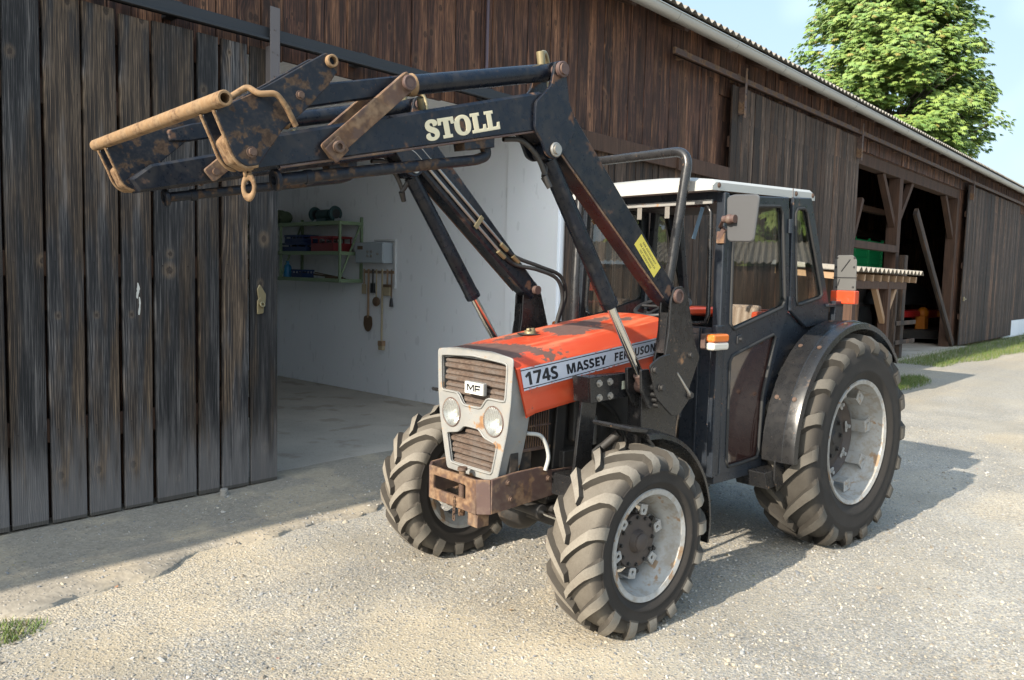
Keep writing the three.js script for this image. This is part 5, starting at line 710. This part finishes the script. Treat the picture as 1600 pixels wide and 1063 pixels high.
  // pipes and hoses along the inner faces
  const pz = 0.49; const pp = pair('hydraulic_pipe', [bent([[-1.2, 2.42, pz], [-0.52, 2.52, pz], [0.18, 1.95, pz]], 0.009, 0.05, 8)], M.boltSteel); sub2(pp, 'hydraulic_pipe', bent([[-1.2, 2.385, pz], [-0.54, 2.475, pz], [0.16, 1.905, pz]], 0.009, 0.05, 8), M.boltSteel);
  sub2(pp, 'pipe_clamp', bar([-0.02, 2.13, pz - 0.012], [-0.075, 2.06, pz - 0.012], 0.03, 0.006, [0, 0, 1]), M.brass);
  sub2(pp, 'hydraulic_hose', [hose([[0.16, 1.96, pz], [0.26, 1.90, pz], [0.45, 1.84, pz - 0.04], [0.62, 1.78, pz - 0.06], [0.68, 1.66, pz - 0.05], [0.63, 1.5, pz - 0.04], [0.58, 1.3, pz - 0.04]], 0.013, 8, 40), hose([[0.14, 1.915, pz], [0.26, 1.85, pz], [0.42, 1.82, pz - 0.05], [0.57, 1.76, pz - 0.08], [0.63, 1.64, pz - 0.07], [0.6, 1.5, pz - 0.06], [0.55, 1.3, pz - 0.05]], 0.013, 8, 40)], M.plainRubber);
  sub2(pp, 'hose_fitting', [[0.16, 1.96], [0.14, 1.915], [0.26, 1.89]].map(([x, y]) => rod([x - 0.02, y + 0.014, pz], [x + 0.035, y - 0.024, pz], 0.016, 0.016, 8)), M.brass);
  // towers bolted to the chassis
  const to = round([[0.40, 1.66], [0.43, 1.735], [0.50, 1.75], [0.555, 1.69], [0.645, 1.42], [0.695, 1.345], [0.655, 1.27], [0.58, 1.12], [0.30, 1.13], [0.37, 1.36], [0.395, 1.5]], 0.02, 3);
  const tw2 = pair('loader_tower', [plate(to, Z1 + 0.002, Z1 + 0.016), plate(to, 0.552, 0.566), plate([[0.375, 1.38], [0.395, 1.6], [0.41, 1.6], [0.39, 1.38]], Z1 - 0.05, Z1 + 0.002, 0.001), b2(0.3, 0.62, 0.8, 1.14, 0.44, 0.54)], M.black);
  sub2(tw2, 'pivot_pin', [rod([0.455, 1.69, Z0 - 0.03], [0.455, 1.69, Z1 + 0.03], 0.028, 0.028, 18), ring([0.455, 1.69, Z1 + 0.026], [0, 0, 1], 0.04, 0.026, 0.02)], M.rustBrown);
  sub2(tw2, 'guard_plate', plate(round([[0.21, 1.325], [0.30, 1.37], [0.385, 1.38], [0.40, 1.345], [0.47, 1.24], [0.585, 1.125], [0.48, 1.03], [0.42, 1.035], [0.275, 1.145]], 0.02, 3), Z1 + 0.03, Z1 + 0.042), M.black);
  sub2(tw2, 'bolt', [[0.245, 1.30], [0.57, 1.14], [0.31, 1.2]].map(([x, y]) => bolt([x, y, Z1 + 0.042], [0, 0, 1], 0.018, 0.02)).concat([bolt([0.6, 1.36, Z1 + 0.016], [0, 0, 1], 0.016, 0.014)]), M.grime);
  sub2(tw2, 'latch_rod', rod([0.46, 1.27, Z1 + 0.03], [0.57, 1.14, Z1 + 0.05], 0.008), M.boltSteel);
  sub2(tw2, 'lower_bracket', [plate(round([[0.19, 1.3], [0.26, 1.3], [0.33, 1.1], [0.27, 1.08], [0.2, 1.18]], 0.012), 0.5, 0.52), plate(round([[0.19, 1.3], [0.26, 1.3], [0.33, 1.1], [0.27, 1.08], [0.2, 1.18]], 0.012), 0.6, 0.615), rod([0.29, 1.2, 0.49], [0.29, 1.2, 0.64], 0.018), ...[0, 1, 2].map((i) => rod([0.29 + i * 0.012, 1.16 - i * 0.03, 0.615], [0.29 + i * 0.012, 1.16 - i * 0.03, 0.645], 0.014, 0.011, 10))], M.black);
  const mb = pair('mounting_bracket', [plate([[-0.065, 1.258], [0.30, 1.27], [0.36, 1.14], [-0.05, 1.122]], 0.47, 0.486), plate([[-0.065, 1.258], [-0.052, 1.258], [-0.04, 1.122], [-0.052, 1.122]], 0.36, 0.47, 0.001), b2(-0.05, 0.35, 1.235, 1.25, 0.34, 0.47), plate([[-0.05, 1.124], [0.07, 1.124], [0.02, 0.6], [-0.11, 0.6]], 0.40, 0.42), b2(-0.1, 0.02, 0.6, 0.72, 0.26, 0.42)], M.black);
  sub2(mb, 'bolt', [[0.005, 1.225], [0.09, 1.228], [0.01, 1.148], [0.095, 1.152]].map(([x, y]) => bolt([x, y, 0.486], [0, 0, 1], 0.015, 0.014)), M.boltSteel);
  sub2(mb, 'type_plate', b2(0.19, 0.27, 1.18, 1.225, 0.486, 0.4885, 0), mat('cream_plate', { color: rgb(0.42, 0.42, 0.33), roughness: 0.5 }));
}

// ---------- workshop things ----------
{
  const s = thing('wall_shelf', 'pale green steel wall shelf with three boards in the workshop', 'shelf', [6.86, 0, -9.4]);
  for (const y of [2.465, 2.035, 1.645]) { part(s, 'shelf_board', [b2(0.01, 0.4, y, y + 0.02, -3.0, 0), b2(-0.012, 0.012, y - 0.03, y + 0.025, -3.0, 0), b2(0.01, 0.4, y - 0.028, y + 0.022, 0.001, 0.02)], M.greenSteel); }
  for (const z of [0.0, -1.5, -2.96]) { part(s, 'bracket', [b2(-0.015, 0.015, 1.64, 2.49, z - 0.014, z + 0.022), bar([0.0, 1.66, z], [0.37, 2.47, z], 0.025, 0.02, [0, 0, 1]), b2(0.36, 0.395, 1.62, 2.56, z - 0.014, z + 0.022)], M.greenSteel); }
  const g = thing('bench_grinder', 'dark teal twin wheel bench grinder on the top of the green shelf', 'grinder', [7.0, 2.487, -9.95]);
  part(g, 'motor', [rod([0, 0.11, -0.14], [0, 0.11, 0.14], 0.075, 0.075, 20), b2(-0.08, 0.08, 0, 0.05, -0.12, 0.12, 0.01)], M.teal);
  for (const z of [-0.25, 0.25]) { const w = part(g, 'wheel_guard', [fin(new THREE.TorusGeometry(0.085, 0.028, 8, 22, 4.9).rotateZ(-0.6).translate(0, 0.12, z)), rod([0, 0.12, z], [0, 0.12, z * 0.5], 0.025)], M.teal); part(g, 'grinding_wheel', rod([0, 0.12, z - 0.02], [0, 0.12, z + 0.02], 0.07, 0.07, 20), M.darkPlastic); }
  const sack = solid('cloth_bundle', 'dull green bundle at the back of the top shelf', 'bundle', [fin(new THREE.SphereGeometry(0.16, 14, 10).scale(0.9, 0.75, 1.3).translate(7.02, 2.59, -11.2)), fin(new THREE.SphereGeometry(0.1, 12, 8).translate(7.0, 2.58, -10.98))], mat('green_cloth', { color: rgb(0.09, 0.12, 0.07), roughness: 0.95 }));
  const crate = (name, label, m, x, y, z, w, h, d) => { const t = thing(name, label, 'crate', [x, y, z]); part(t, 'body', [b2(-w / 2, w / 2, 0, 0.012, -d / 2, d / 2), ...[-1, 1].flatMap((k) => [b2(k * w / 2 - 0.006, k * w / 2 + 0.006, 0, h * 0.55, -d / 2, d / 2), b2(-w / 2, w / 2, 0, h * 0.55, k * d / 2 - 0.006, k * d / 2 + 0.006)])], m); part(t, 'rim', [-1, 1].flatMap((k) => [b2(k * w / 2 - 0.01, k * w / 2 + 0.01, h - 0.03, h, -d / 2 - 0.01, d / 2 + 0.01), b2(-w / 2 + 0.01, w / 2 - 0.01, h - 0.03, h, k * d / 2 - 0.01, k * d / 2 + 0.01)]), m); part(t, 'post', [-1, 1].flatMap((k) => [-1, -0.33, 0.33, 1].map((j) => b2(k * w / 2 - 0.008, k * w / 2 + 0.008, h * 0.5, h - 0.02, j * (d / 2 - 0.02) - 0.012, j * (d / 2 - 0.02) + 0.012))), m); part(t, 'contents', [b2(-w * 0.4, w * 0.4, 0.012, h * 0.5, -d * 0.42, d * 0.42, 0.02), b2(-w * 0.2, w * 0.3, h * 0.4, h * 0.72, -d * 0.3, d * 0.1, 0.03)], M.darkPlastic); return t; };
  crate('plastic_crate', 'red plastic crate on the middle board of the green shelf', M.redCrate, 7.04, 2.057, -9.85, 0.32, 0.22, 0.55);
  crate('plastic_crate', 'long blue plastic crate beside the red crate on the green shelf', M.blueCrate, 7.04, 2.057, -10.6, 0.3, 0.13, 0.7);
  crate('plastic_crate', 'shallow blue tray stacked on the long blue crate', M.blueCrate, 7.06, 2.19, -10.65, 0.26, 0.12, 0.5);
  crate('plastic_crate', 'small dark blue box on the lowest board of the green shelf', M.blueCrate, 7.02, 1.667, -10.55, 0.2, 0.12, 0.28);
  const b = thing('plastic_bottle', 'bright blue plastic bottle on the lowest board of the green shelf', 'bottle', [6.98, 1.667, -10.9]); part(b, 'body', lathe([[0, 0], [0.06, 0], [0.064, 0.01], [0.064, 0.14], [0.05, 0.18], [0.025, 0.2], [0.025, 0.22], [0, 0.22]], 20).rotateX(-Math.PI / 2), M.bottle); part(b, 'cap', rod([0, 0.215, 0], [0, 0.245, 0], 0.028, 0.026, 14), M.bottle);
  solid('bent_bars', 'thin metal bars lying on the lowest board of the green shelf', 'bars', [rod([6.95, 1.68, -9.5], [7.05, 1.72, -10.3], 0.012), rod([7.0, 1.675, -9.45], [6.93, 1.75, -10.1], 0.008), b2(6.93, 7.08, 1.667, 1.7, -9.85, -9.6)], M.toolIron);
  const e = thing('electric_box', 'grey steel switch box on the white workshop wall', 'switch box', [7.26, 0, -9.0]);
  part(e, 'housing', b2(-0.18, 0, 1.9, 2.19, -0.32, 0.3, 0.012), M.greyBox); part(e, 'cover', b2(-0.195, -0.18, 1.91, 2.18, -0.31, 0.29, 0.008), M.greyBox); part(e, 'label', b2(-0.198, -0.195, 2.09, 2.14, -0.26, -0.14, 0), M.toolIron);
  for (const [y, z] of [[2.06, -0.02], [2.06, 0.06], [2.0, -0.02], [2.0, 0.06], [2.03, 0.2]]) part(e, 'knob', rod([-0.195, y, z], [-0.215, y, z], 0.018, 0.016, 12), M.boltSteel);
  part(e, 'cable_duct', [b2(-0.03, 0, 1.55, 2.24, 0.33, 0.37), b2(-0.03, 0, 2.21, 2.24, -0.1, 0.33)], mat('white_duct', { color: rgb(0.6, 0.6, 0.6), roughness: 0.5 }));
  const rack = thing('tool_rack', 'narrow wooden hook rail under the switch box', 'rack', [7.26, 0, -8.98]); part(rack, 'rail', b2(-0.035, 0, 1.76, 1.8, -0.33, 0.34), M.tool); for (let i = 0; i < 9; i++) part(rack, 'hook', rod([-0.035, 1.77, -0.3 + i * 0.075], [-0.075, 1.785, -0.3 + i * 0.075], 0.004), M.boltSteel);
  const tool = (name, label, cat, z, build) => { const t = thing(name, label, cat, [7.205, 0, -8.98 + z], 0, 'tools hanging under the switch box'); build(t); return t; };
  tool('spade', 'short spade with rusty round blade hanging on the tool rail', 'spade', -0.2, (t) => { part(t, 'shaft', rod([0, 1.12, 0], [0.0, 1.82, 0], 0.017, 0.015), M.tool); part(t, 'blade', plateX(round([[-0.09, 1.14], [-0.1, 1.02], [-0.06, 0.94], [0, 0.915], [0.06, 0.94], [0.1, 1.02], [0.09, 1.14], [0, 1.16]], 0.03), -0.006, 0.002), M.toolIron); });
  tool('long_brush', 'long handled brush hanging lowest on the tool rail', 'brush', 0.11, (t) => { part(t, 'shaft', rod([0, 0.8, 0], [0, 1.82, 0], 0.014), M.bristle); part(t, 'head', [b2(-0.03, 0.03, 0.74, 0.81, -0.05, 0.05)], M.tool); part(t, 'bristles', b2(-0.025, 0.025, 0.68, 0.74, -0.045, 0.045), M.bristle); });
  tool('hand_scoop', 'dull metal scoop hanging between spade and long brush', 'scoop', -0.02, (t) => { part(t, 'shaft', rod([0, 1.42, 0], [0, 1.82, 0], 0.01), M.bristle); part(t, 'bowl', fin(new THREE.SphereGeometry(0.075, 14, 10).scale(0.5, 0.9, 1).translate(0, 1.36, 0)), M.toolIron); });
  tool('paint_brush', 'broad whitewash brush hanging beside the long brush', 'brush', 0.22, (t) => { part(t, 'shaft', rod([0, 1.6, 0], [0, 1.82, 0], 0.012), M.tool); part(t, 'ferrule', b2(-0.02, 0.02, 1.57, 1.61, -0.07, 0.07), M.toolIron); part(t, 'bristles', b2(-0.018, 0.018, 1.45, 1.57, -0.068, 0.068), M.bristle); });
  tool('hand_brush', 'black dust brush hanging at the shelf end of the tool rail', 'brush', -0.1, (t) => { part(t, 'shaft', rod([0, 1.6, 0], [0, 1.82, 0], 0.012), M.darkPlastic); part(t, 'bristles', b2(-0.02, 0.02, 1.48, 1.62, -0.035, 0.035), M.darkPlastic); });
  tool('wire_brush', 'thin dark wire brush at the yard end of the tool rail', 'brush', 0.31, (t) => { part(t, 'shaft', rod([0, 1.42, 0], [0, 1.82, 0], 0.009), M.toolIron); part(t, 'bristles', rod([0, 1.3, 0], [0, 1.42, 0], 0.03, 0.018, 10), M.darkPlastic); });
  tool('scraper', 'pale scraper with wooden grip hanging at the shelf end of the tool rail', 'scraper', -0.3, (t) => { part(t, 'shaft', rod([0, 1.6, 0], [0, 1.82, 0], 0.012), M.tool); part(t, 'blade', b2(-0.004, 0.004, 1.46, 1.6, -0.05, 0.05), M.bristle); });
}
// ---------- open bay: trailer and machines ----------
{
  const t = thing('trailer', 'bright green box trailer parked inside the open bay', 'trailer', [25.2, 0, -8.4]);
  part(t, 'side_board', [b2(-1.9, 1.9, 2.3, 3.15, -0.04, 0.04)], M.green); part(t, 'side_board', [b2(-1.9, 1.9, 2.3, 3.15, -1.9, -1.82)], M.green); part(t, 'front_board', b2(-1.94, -1.86, 2.3, 3.15, -1.9, 0.04), M.green);
  for (const x of [-1.9, -0.65, 0.6, 1.85]) part(t, 'stake', b2(x, x + 0.08, 2.25, 3.2, 0.04, 0.1), M.green); for (const y of [2.42, 2.62, 2.82, 3.02]) part(t, 'rib', b2(-1.9, 1.9, y, y + 0.05, 0.04, 0.075), M.green);
  part(t, 'chassis', [b2(-2, 2, 1.0, 1.2, -1.7, -0.2), b2(-1.8, 1.8, 1.2, 2.3, -1.6, -0.3)], M.grime); for (const x of [-1.2, 1.2]) for (const z of [-1.7, -0.2]) part(t, 'wheel', [rod([x, 0.55, z - 0.15], [x, 0.55, z + 0.15], 0.55, 0.55, 24)], M.plainRubber);
  const m = thing('hay_machine', 'red and orange hay machine standing in the open bay', 'farm machine', [28.6, 0.05, -7.3]);
  part(m, 'draw_bar', [b2(-3.6, -0.2, 0.78, 0.95, -0.09, 0.09), b2(-0.6, 2.0, 0.7, 0.95, -0.6, 0.1)], M.red); part(m, 'gear_case', [fin(new THREE.SphereGeometry(0.22, 14, 10).scale(0.9, 1, 0.8).translate(-0.8, 0.85, 0.12)), b2(-1.0, -0.6, 0.3, 0.8, -0.05, 0.25, 0.04)], M.machineOrange); part(m, 'gear_case', b2(1.0, 2.4, 0.72, 0.92, 0.0, 0.2, 0.03), M.machineOrange);
  part(m, 'hood', [fin(new THREE.SphereGeometry(1, 20, 12, 0, 6.3, 0, 1.6).scale(2.6, 0.75, 0.8).translate(0.2, 1.15, -0.9))], M.darkPlastic); part(m, 'cover', b2(-2.0, -0.6, 1.25, 1.85, -1.0, -0.9, 0.05), M.red);
  part(m, 'skirt', fin(new THREE.CylinderGeometry(1.3, 1.5, 0.25, 28).translate(-0.6, 0.25, -0.2)), M.grime); for (const z of [0.35, -1.2]) part(m, 'wheel', fin(new THREE.TorusGeometry(0.22, 0.1, 10, 22).translate(2.4, 0.3, z)), M.plainRubber);
  solid('leaning_beam', 'long grey beam leaning from the floor against the bay post', 'beam', bar([25.9, 0.1, -5.86], [21.3, 3.6, -5.82], 0.2, 0.1, [0, 0, 1], 0.008), M.mixBoards);
  const w = thing('work_rack', 'low weathered timber rack standing against the bay post', 'rack', [20.35, 0.05, -5.75]); part(w, 'upright', b2(-0.12, 0.12, 0, 2.45, -0.08, 0.06, 0.008), M.mixBoards); part(w, 'upright', b2(0.7, 0.86, 0, 0.9, -0.3, -0.16, 0.008), M.mixBoards);
  for (const y of [0.35, 0.8]) part(w, 'board', b2(-0.7, 0.95, y, y + 0.1, 0.065, 0.1, 0.006), M.mixBoards); part(w, 'upright', b2(-0.75, -0.62, 0, 1.9, -0.02, 0.1, 0.006), M.mixBoards);
}
// ---------- corrugated shelter in front of the bay ----------
function corrugated(w, len, pitch, amp) {
  const n = Math.round(w / pitch) * 8, pos = [], idx = []; for (let i = 0; i <= n; i++) { const x = i / n * w, h = amp * 0.5 * (1 - Math.cos(x / pitch * 2 * Math.PI)); for (const [z, t] of [[0, 0], [-len, 0], [-len, -0.008], [0, -0.008]]) pos.push(x, h + t, z); }
  for (let i = 0; i < n; i++) for (let k = 0; k < 4; k++) { const a = i * 4 + k, b = i * 4 + (k + 1) % 4; idx.push(a, a + 4, b, b, a + 4, b + 4); }
  const g = new THREE.BufferGeometry(); g.setAttribute('position', new THREE.Float32BufferAttribute(pos, 3)); g.setIndex(idx); return creased(fin(g), 50);
}
{
  const s = thing('lean_to_shelter', 'small open timber shelter with pale corrugated roof beside the barn', 'shelter', [11.7, 0, -3.95]);
  for (let i = 0; i < 4; i++) { const o = part(s, 'roof_sheet', corrugated(0.824, 1.3, 0.206, 0.07), M.sheet); o.position.set(i * 0.815, 1.965, 0.06); o.rotation.x = 0.07; }
  for (let i = 0; i < 9; i++) part(s, 'rafter', bar([0.1 + i * 0.37, 1.88, 0], [0.1 + i * 0.37, 1.97, -1.2], 0.06, 0.1, [0, 1, 0]), M.tool);
  for (const [x, z] of [[0.1, -0.08], [1.7, -0.08], [0.1, -1.1], [2.8, -1.1]]) part(s, 'post', b2(x - 0.07, x + 0.07, 0, 1.84, z - 0.07, z + 0.07, 0.006), M.beam);
  part(s, 'plate_beam', b2(0, 2.6, 1.72, 1.84, -0.15, -0.02, 0.006), M.beam); part(s, 'brace', bar([1.65, 1.2, -0.08], [1.15, 1.75, -0.08], 0.08, 0.08, [0, 0, 1]), M.tool); part(s, 'brace', bar([1.65, 1.2, -0.08], [2.15, 1.75, -0.08], 0.08, 0.08, [0, 0, 1]), M.tool);
  for (let i = 0; i < 14; i++) part(s, 'wall_board', plank(0.1 + i * 0.2, 0.294 + i * 0.2, 0.03, 1.88, -1.16, -1.135, i % 8, { voff: (i * 0.7) % 2 }), M.mixBoards);
  for (let i = 0; i < 5; i++) part(s, 'wall_board', plank(0.65 + i * 0.17, 0.81 + i * 0.17, 0.02, 1.35, -0.62, -0.6, (i * 3) % 8, { voff: i * 0.4 }), M.mixBoards);
  for (let i = 0; i < 6; i++) part(s, 'wall_board', plank(0.18 + i * 0.17, 0.342 + i * 0.17, 0.03, 1.7 - (i % 3) * 0.03, -0.32, -0.3, (i * 5) % 8, { voff: i * 0.6 }), M.mixBoards);
  part(s, 'leaning_plank', bar([1.4, 0.02, -0.5], [1.55, 1.1, -0.7], 0.16, 0.03, [0, 0, 1]), M.mixBoards);
}
// the yard's other side, outside the photograph: wooden shed that the cab glass mirrors
{
  const s = thing('yard_shed', 'weathered plank shed with corrugated roof across the yard', 'shed', [14.5, 0, 12], 0.927);
  for (let i = 0; i < 46; i++) part(s, 'wall_board', plank(i * 0.26, i * 0.26 + 0.25, 0.02, 2.15, -0.03, 0, i % 8, { voff: (i * 0.9) % 2 }), M.mixBoards);
  part(s, 'wall', [b2(0, 12, 0, 2.18, 0.01, 0.08, 0), b2(0, 0.08, 0, 2.2, 0.08, 4, 0), b2(11.92, 12, 0, 2.2, 0.08, 4, 0)], M.mixBoards);
  for (let i = 0; i < 12; i++) { const o = part(s, 'roof_sheet', corrugated(1.06, 4.6, 0.177, 0.055), M.sheet); o.rotation.set(-0.16, 0, 0); o.position.set(-0.3 + i * 1.05, 2.98, 4.2); }
}

// ---------- trees ----------
function leafGeo() { // palmate leaf: seven drooping leaflets
  const pos = [], idx = []; for (let k = 0; k < 7; k++) { const a = (k - 3) * 0.42, L = 1 - Math.abs(k - 3) * 0.13, c = Math.cos(a), s = Math.sin(a), w = 0.17 * L, b = pos.length / 3; const P = (r, t, y) => pos.push(r * s + t * c, y, r * c - t * s); P(0.03, 0, 0); P(0.6 * L, -w, -0.14 * L); P(0.6 * L, w, -0.14 * L); P(0.62 * L, 0, -0.05 * L); P(L, 0, -0.42 * L); idx.push(b, b + 1, b + 3, b, b + 3, b + 2, b + 1, b + 4, b + 3, b + 3, b + 4, b + 2); }
  const g = new THREE.BufferGeometry(); g.setAttribute('position', new THREE.Float32BufferAttribute(pos, 3)); g.setIndex(idx); g.computeVertexNormals(); return g.toNonIndexed();
}
const LEAF = leafGeo(), leafMat = mat('chestnut_leaf', { color: rgb(1, 1, 1), roughness: 0.55, transmission: 0.3, thickness: 0 });
function makeTree(label, pos, seed, { h = 17, base = 3, rad = 5.6, clumps = 420, per = 46, size = 0.42, group, shape = (t) => Math.pow(Math.sin(Math.PI * Math.pow(1 - t, 0.72)), 0.62) } = {}) {
  const R = RNG(seed), t = thing('chestnut_tree', label, 'tree', pos, 0, group), limbs = [], leaves = [];
  const trunkTop = h * 0.82, tr = []; for (let i = 0; i <= 6; i++) tr.push(V((R() - 0.5) * 0.3 * i / 3, i / 6 * trunkTop, (R() - 0.5) * 0.3 * i / 3));
  const tg = []; for (let i = 0; i < 6; i++) tg.push(rod(tr[i].toArray(), tr[i + 1].toArray(), lerp(0.42, 0.06, i / 6), lerp(0.42, 0.06, (i + 1) / 6), 10)); part(t, 'trunk', tg, mat('bark', { color: rgb(0.09, 0.07, 0.055), roughness: 0.95 }));
  for (let i = 0; i < clumps; i++) {
    const v = R(), y = base + (h - base) * v, rr = rad * shape(v) * (0.93 + 0.14 * fbm(i * 0.37, seed, 2)), az = R() * 6.283, q = Math.pow(R(), 0.38), x = Math.cos(az) * rr * q, z = Math.sin(az) * rr * q, c = V(x, y - 0.25 * q, z);
    if (i % 4 === 0) { const from = tr[Math.min(6, Math.max(1, Math.floor((y - rr * q * 0.55) / trunkTop * 6)))].clone(); limbs.push(hose([from.toArray(), [x * 0.5, lerp(from.y, y, 0.62), z * 0.5], c.toArray()], 0.035, 5, 6)); }
    const cr = 0.45 + R() * 0.55, flat = 0.8;
    for (let k = 0; k < per; k++) { const a = R() * 6.283, e = Math.acos(1 - 1.55 * R()), d = Math.pow(R(), 0.35) * cr, p = V(Math.sin(e) * Math.cos(a) * d, Math.cos(e) * d * flat, Math.sin(e) * Math.sin(a) * d).add(c); leaves.push([p, Math.atan2(p.x - c.x + x * 0.25, p.z - c.z + z * 0.25) + (R() - 0.5) * 1.2, 0.1 + R() * 0.75, size * (0.6 + R() * 0.55), R()]); }
  }
  part(t, 'limb', limbs, t.children[0].material);
  const im = new THREE.InstancedMesh(LEAF, leafMat, leaves.length), m4 = new THREE.Matrix4(), qn = new THREE.Quaternion(), e = new THREE.Euler(), c = new THREE.Color();
  leaves.forEach(([p, yaw, droop, s, r], i) => { e.set(droop - 0.15, yaw, (r - 0.5) * 0.7, 'YXZ'); qn.setFromEuler(e); m4.compose(p, qn, V(s, s, s)); im.setMatrixAt(i, m4); im.setColorAt(i, r < 0.04 ? c.setRGB(0.28, 0.25, 0.06) : c.setRGB(0.125 + 0.14 * r, 0.235 + 0.12 * r, 0.05 + 0.025 * r)); });
  put(im, 'crown', t); im.userData.kind = 'stuff'; return t;
}
makeTree('large green horse chestnut tree rising behind the barn roof', [43.0, 0, -13.5], 5, { h: 21.5, base: 4, rad: 4.7, clumps: 960, per: 80, size: 0.27, shape: (v) => v < 0.3 ? Math.sqrt(0.25 + 0.75 * v / 0.3) : 1 - Math.pow((v - 0.3) / 0.7, 1.9) });
makeTree('broad green chestnut tree behind the yard shed', [24, 0, 12.5], 9, { h: 10, base: 1.2, rad: 4.6, clumps: 130, per: 40, size: 0.5 });
makeTree('shorter bushy chestnut tree at the far end of the yard shed', [30, 0, 15.5], 14, { h: 8, base: 1, rad: 5, clumps: 120, per: 40, size: 0.55 });

renderer.render(scene, camera);
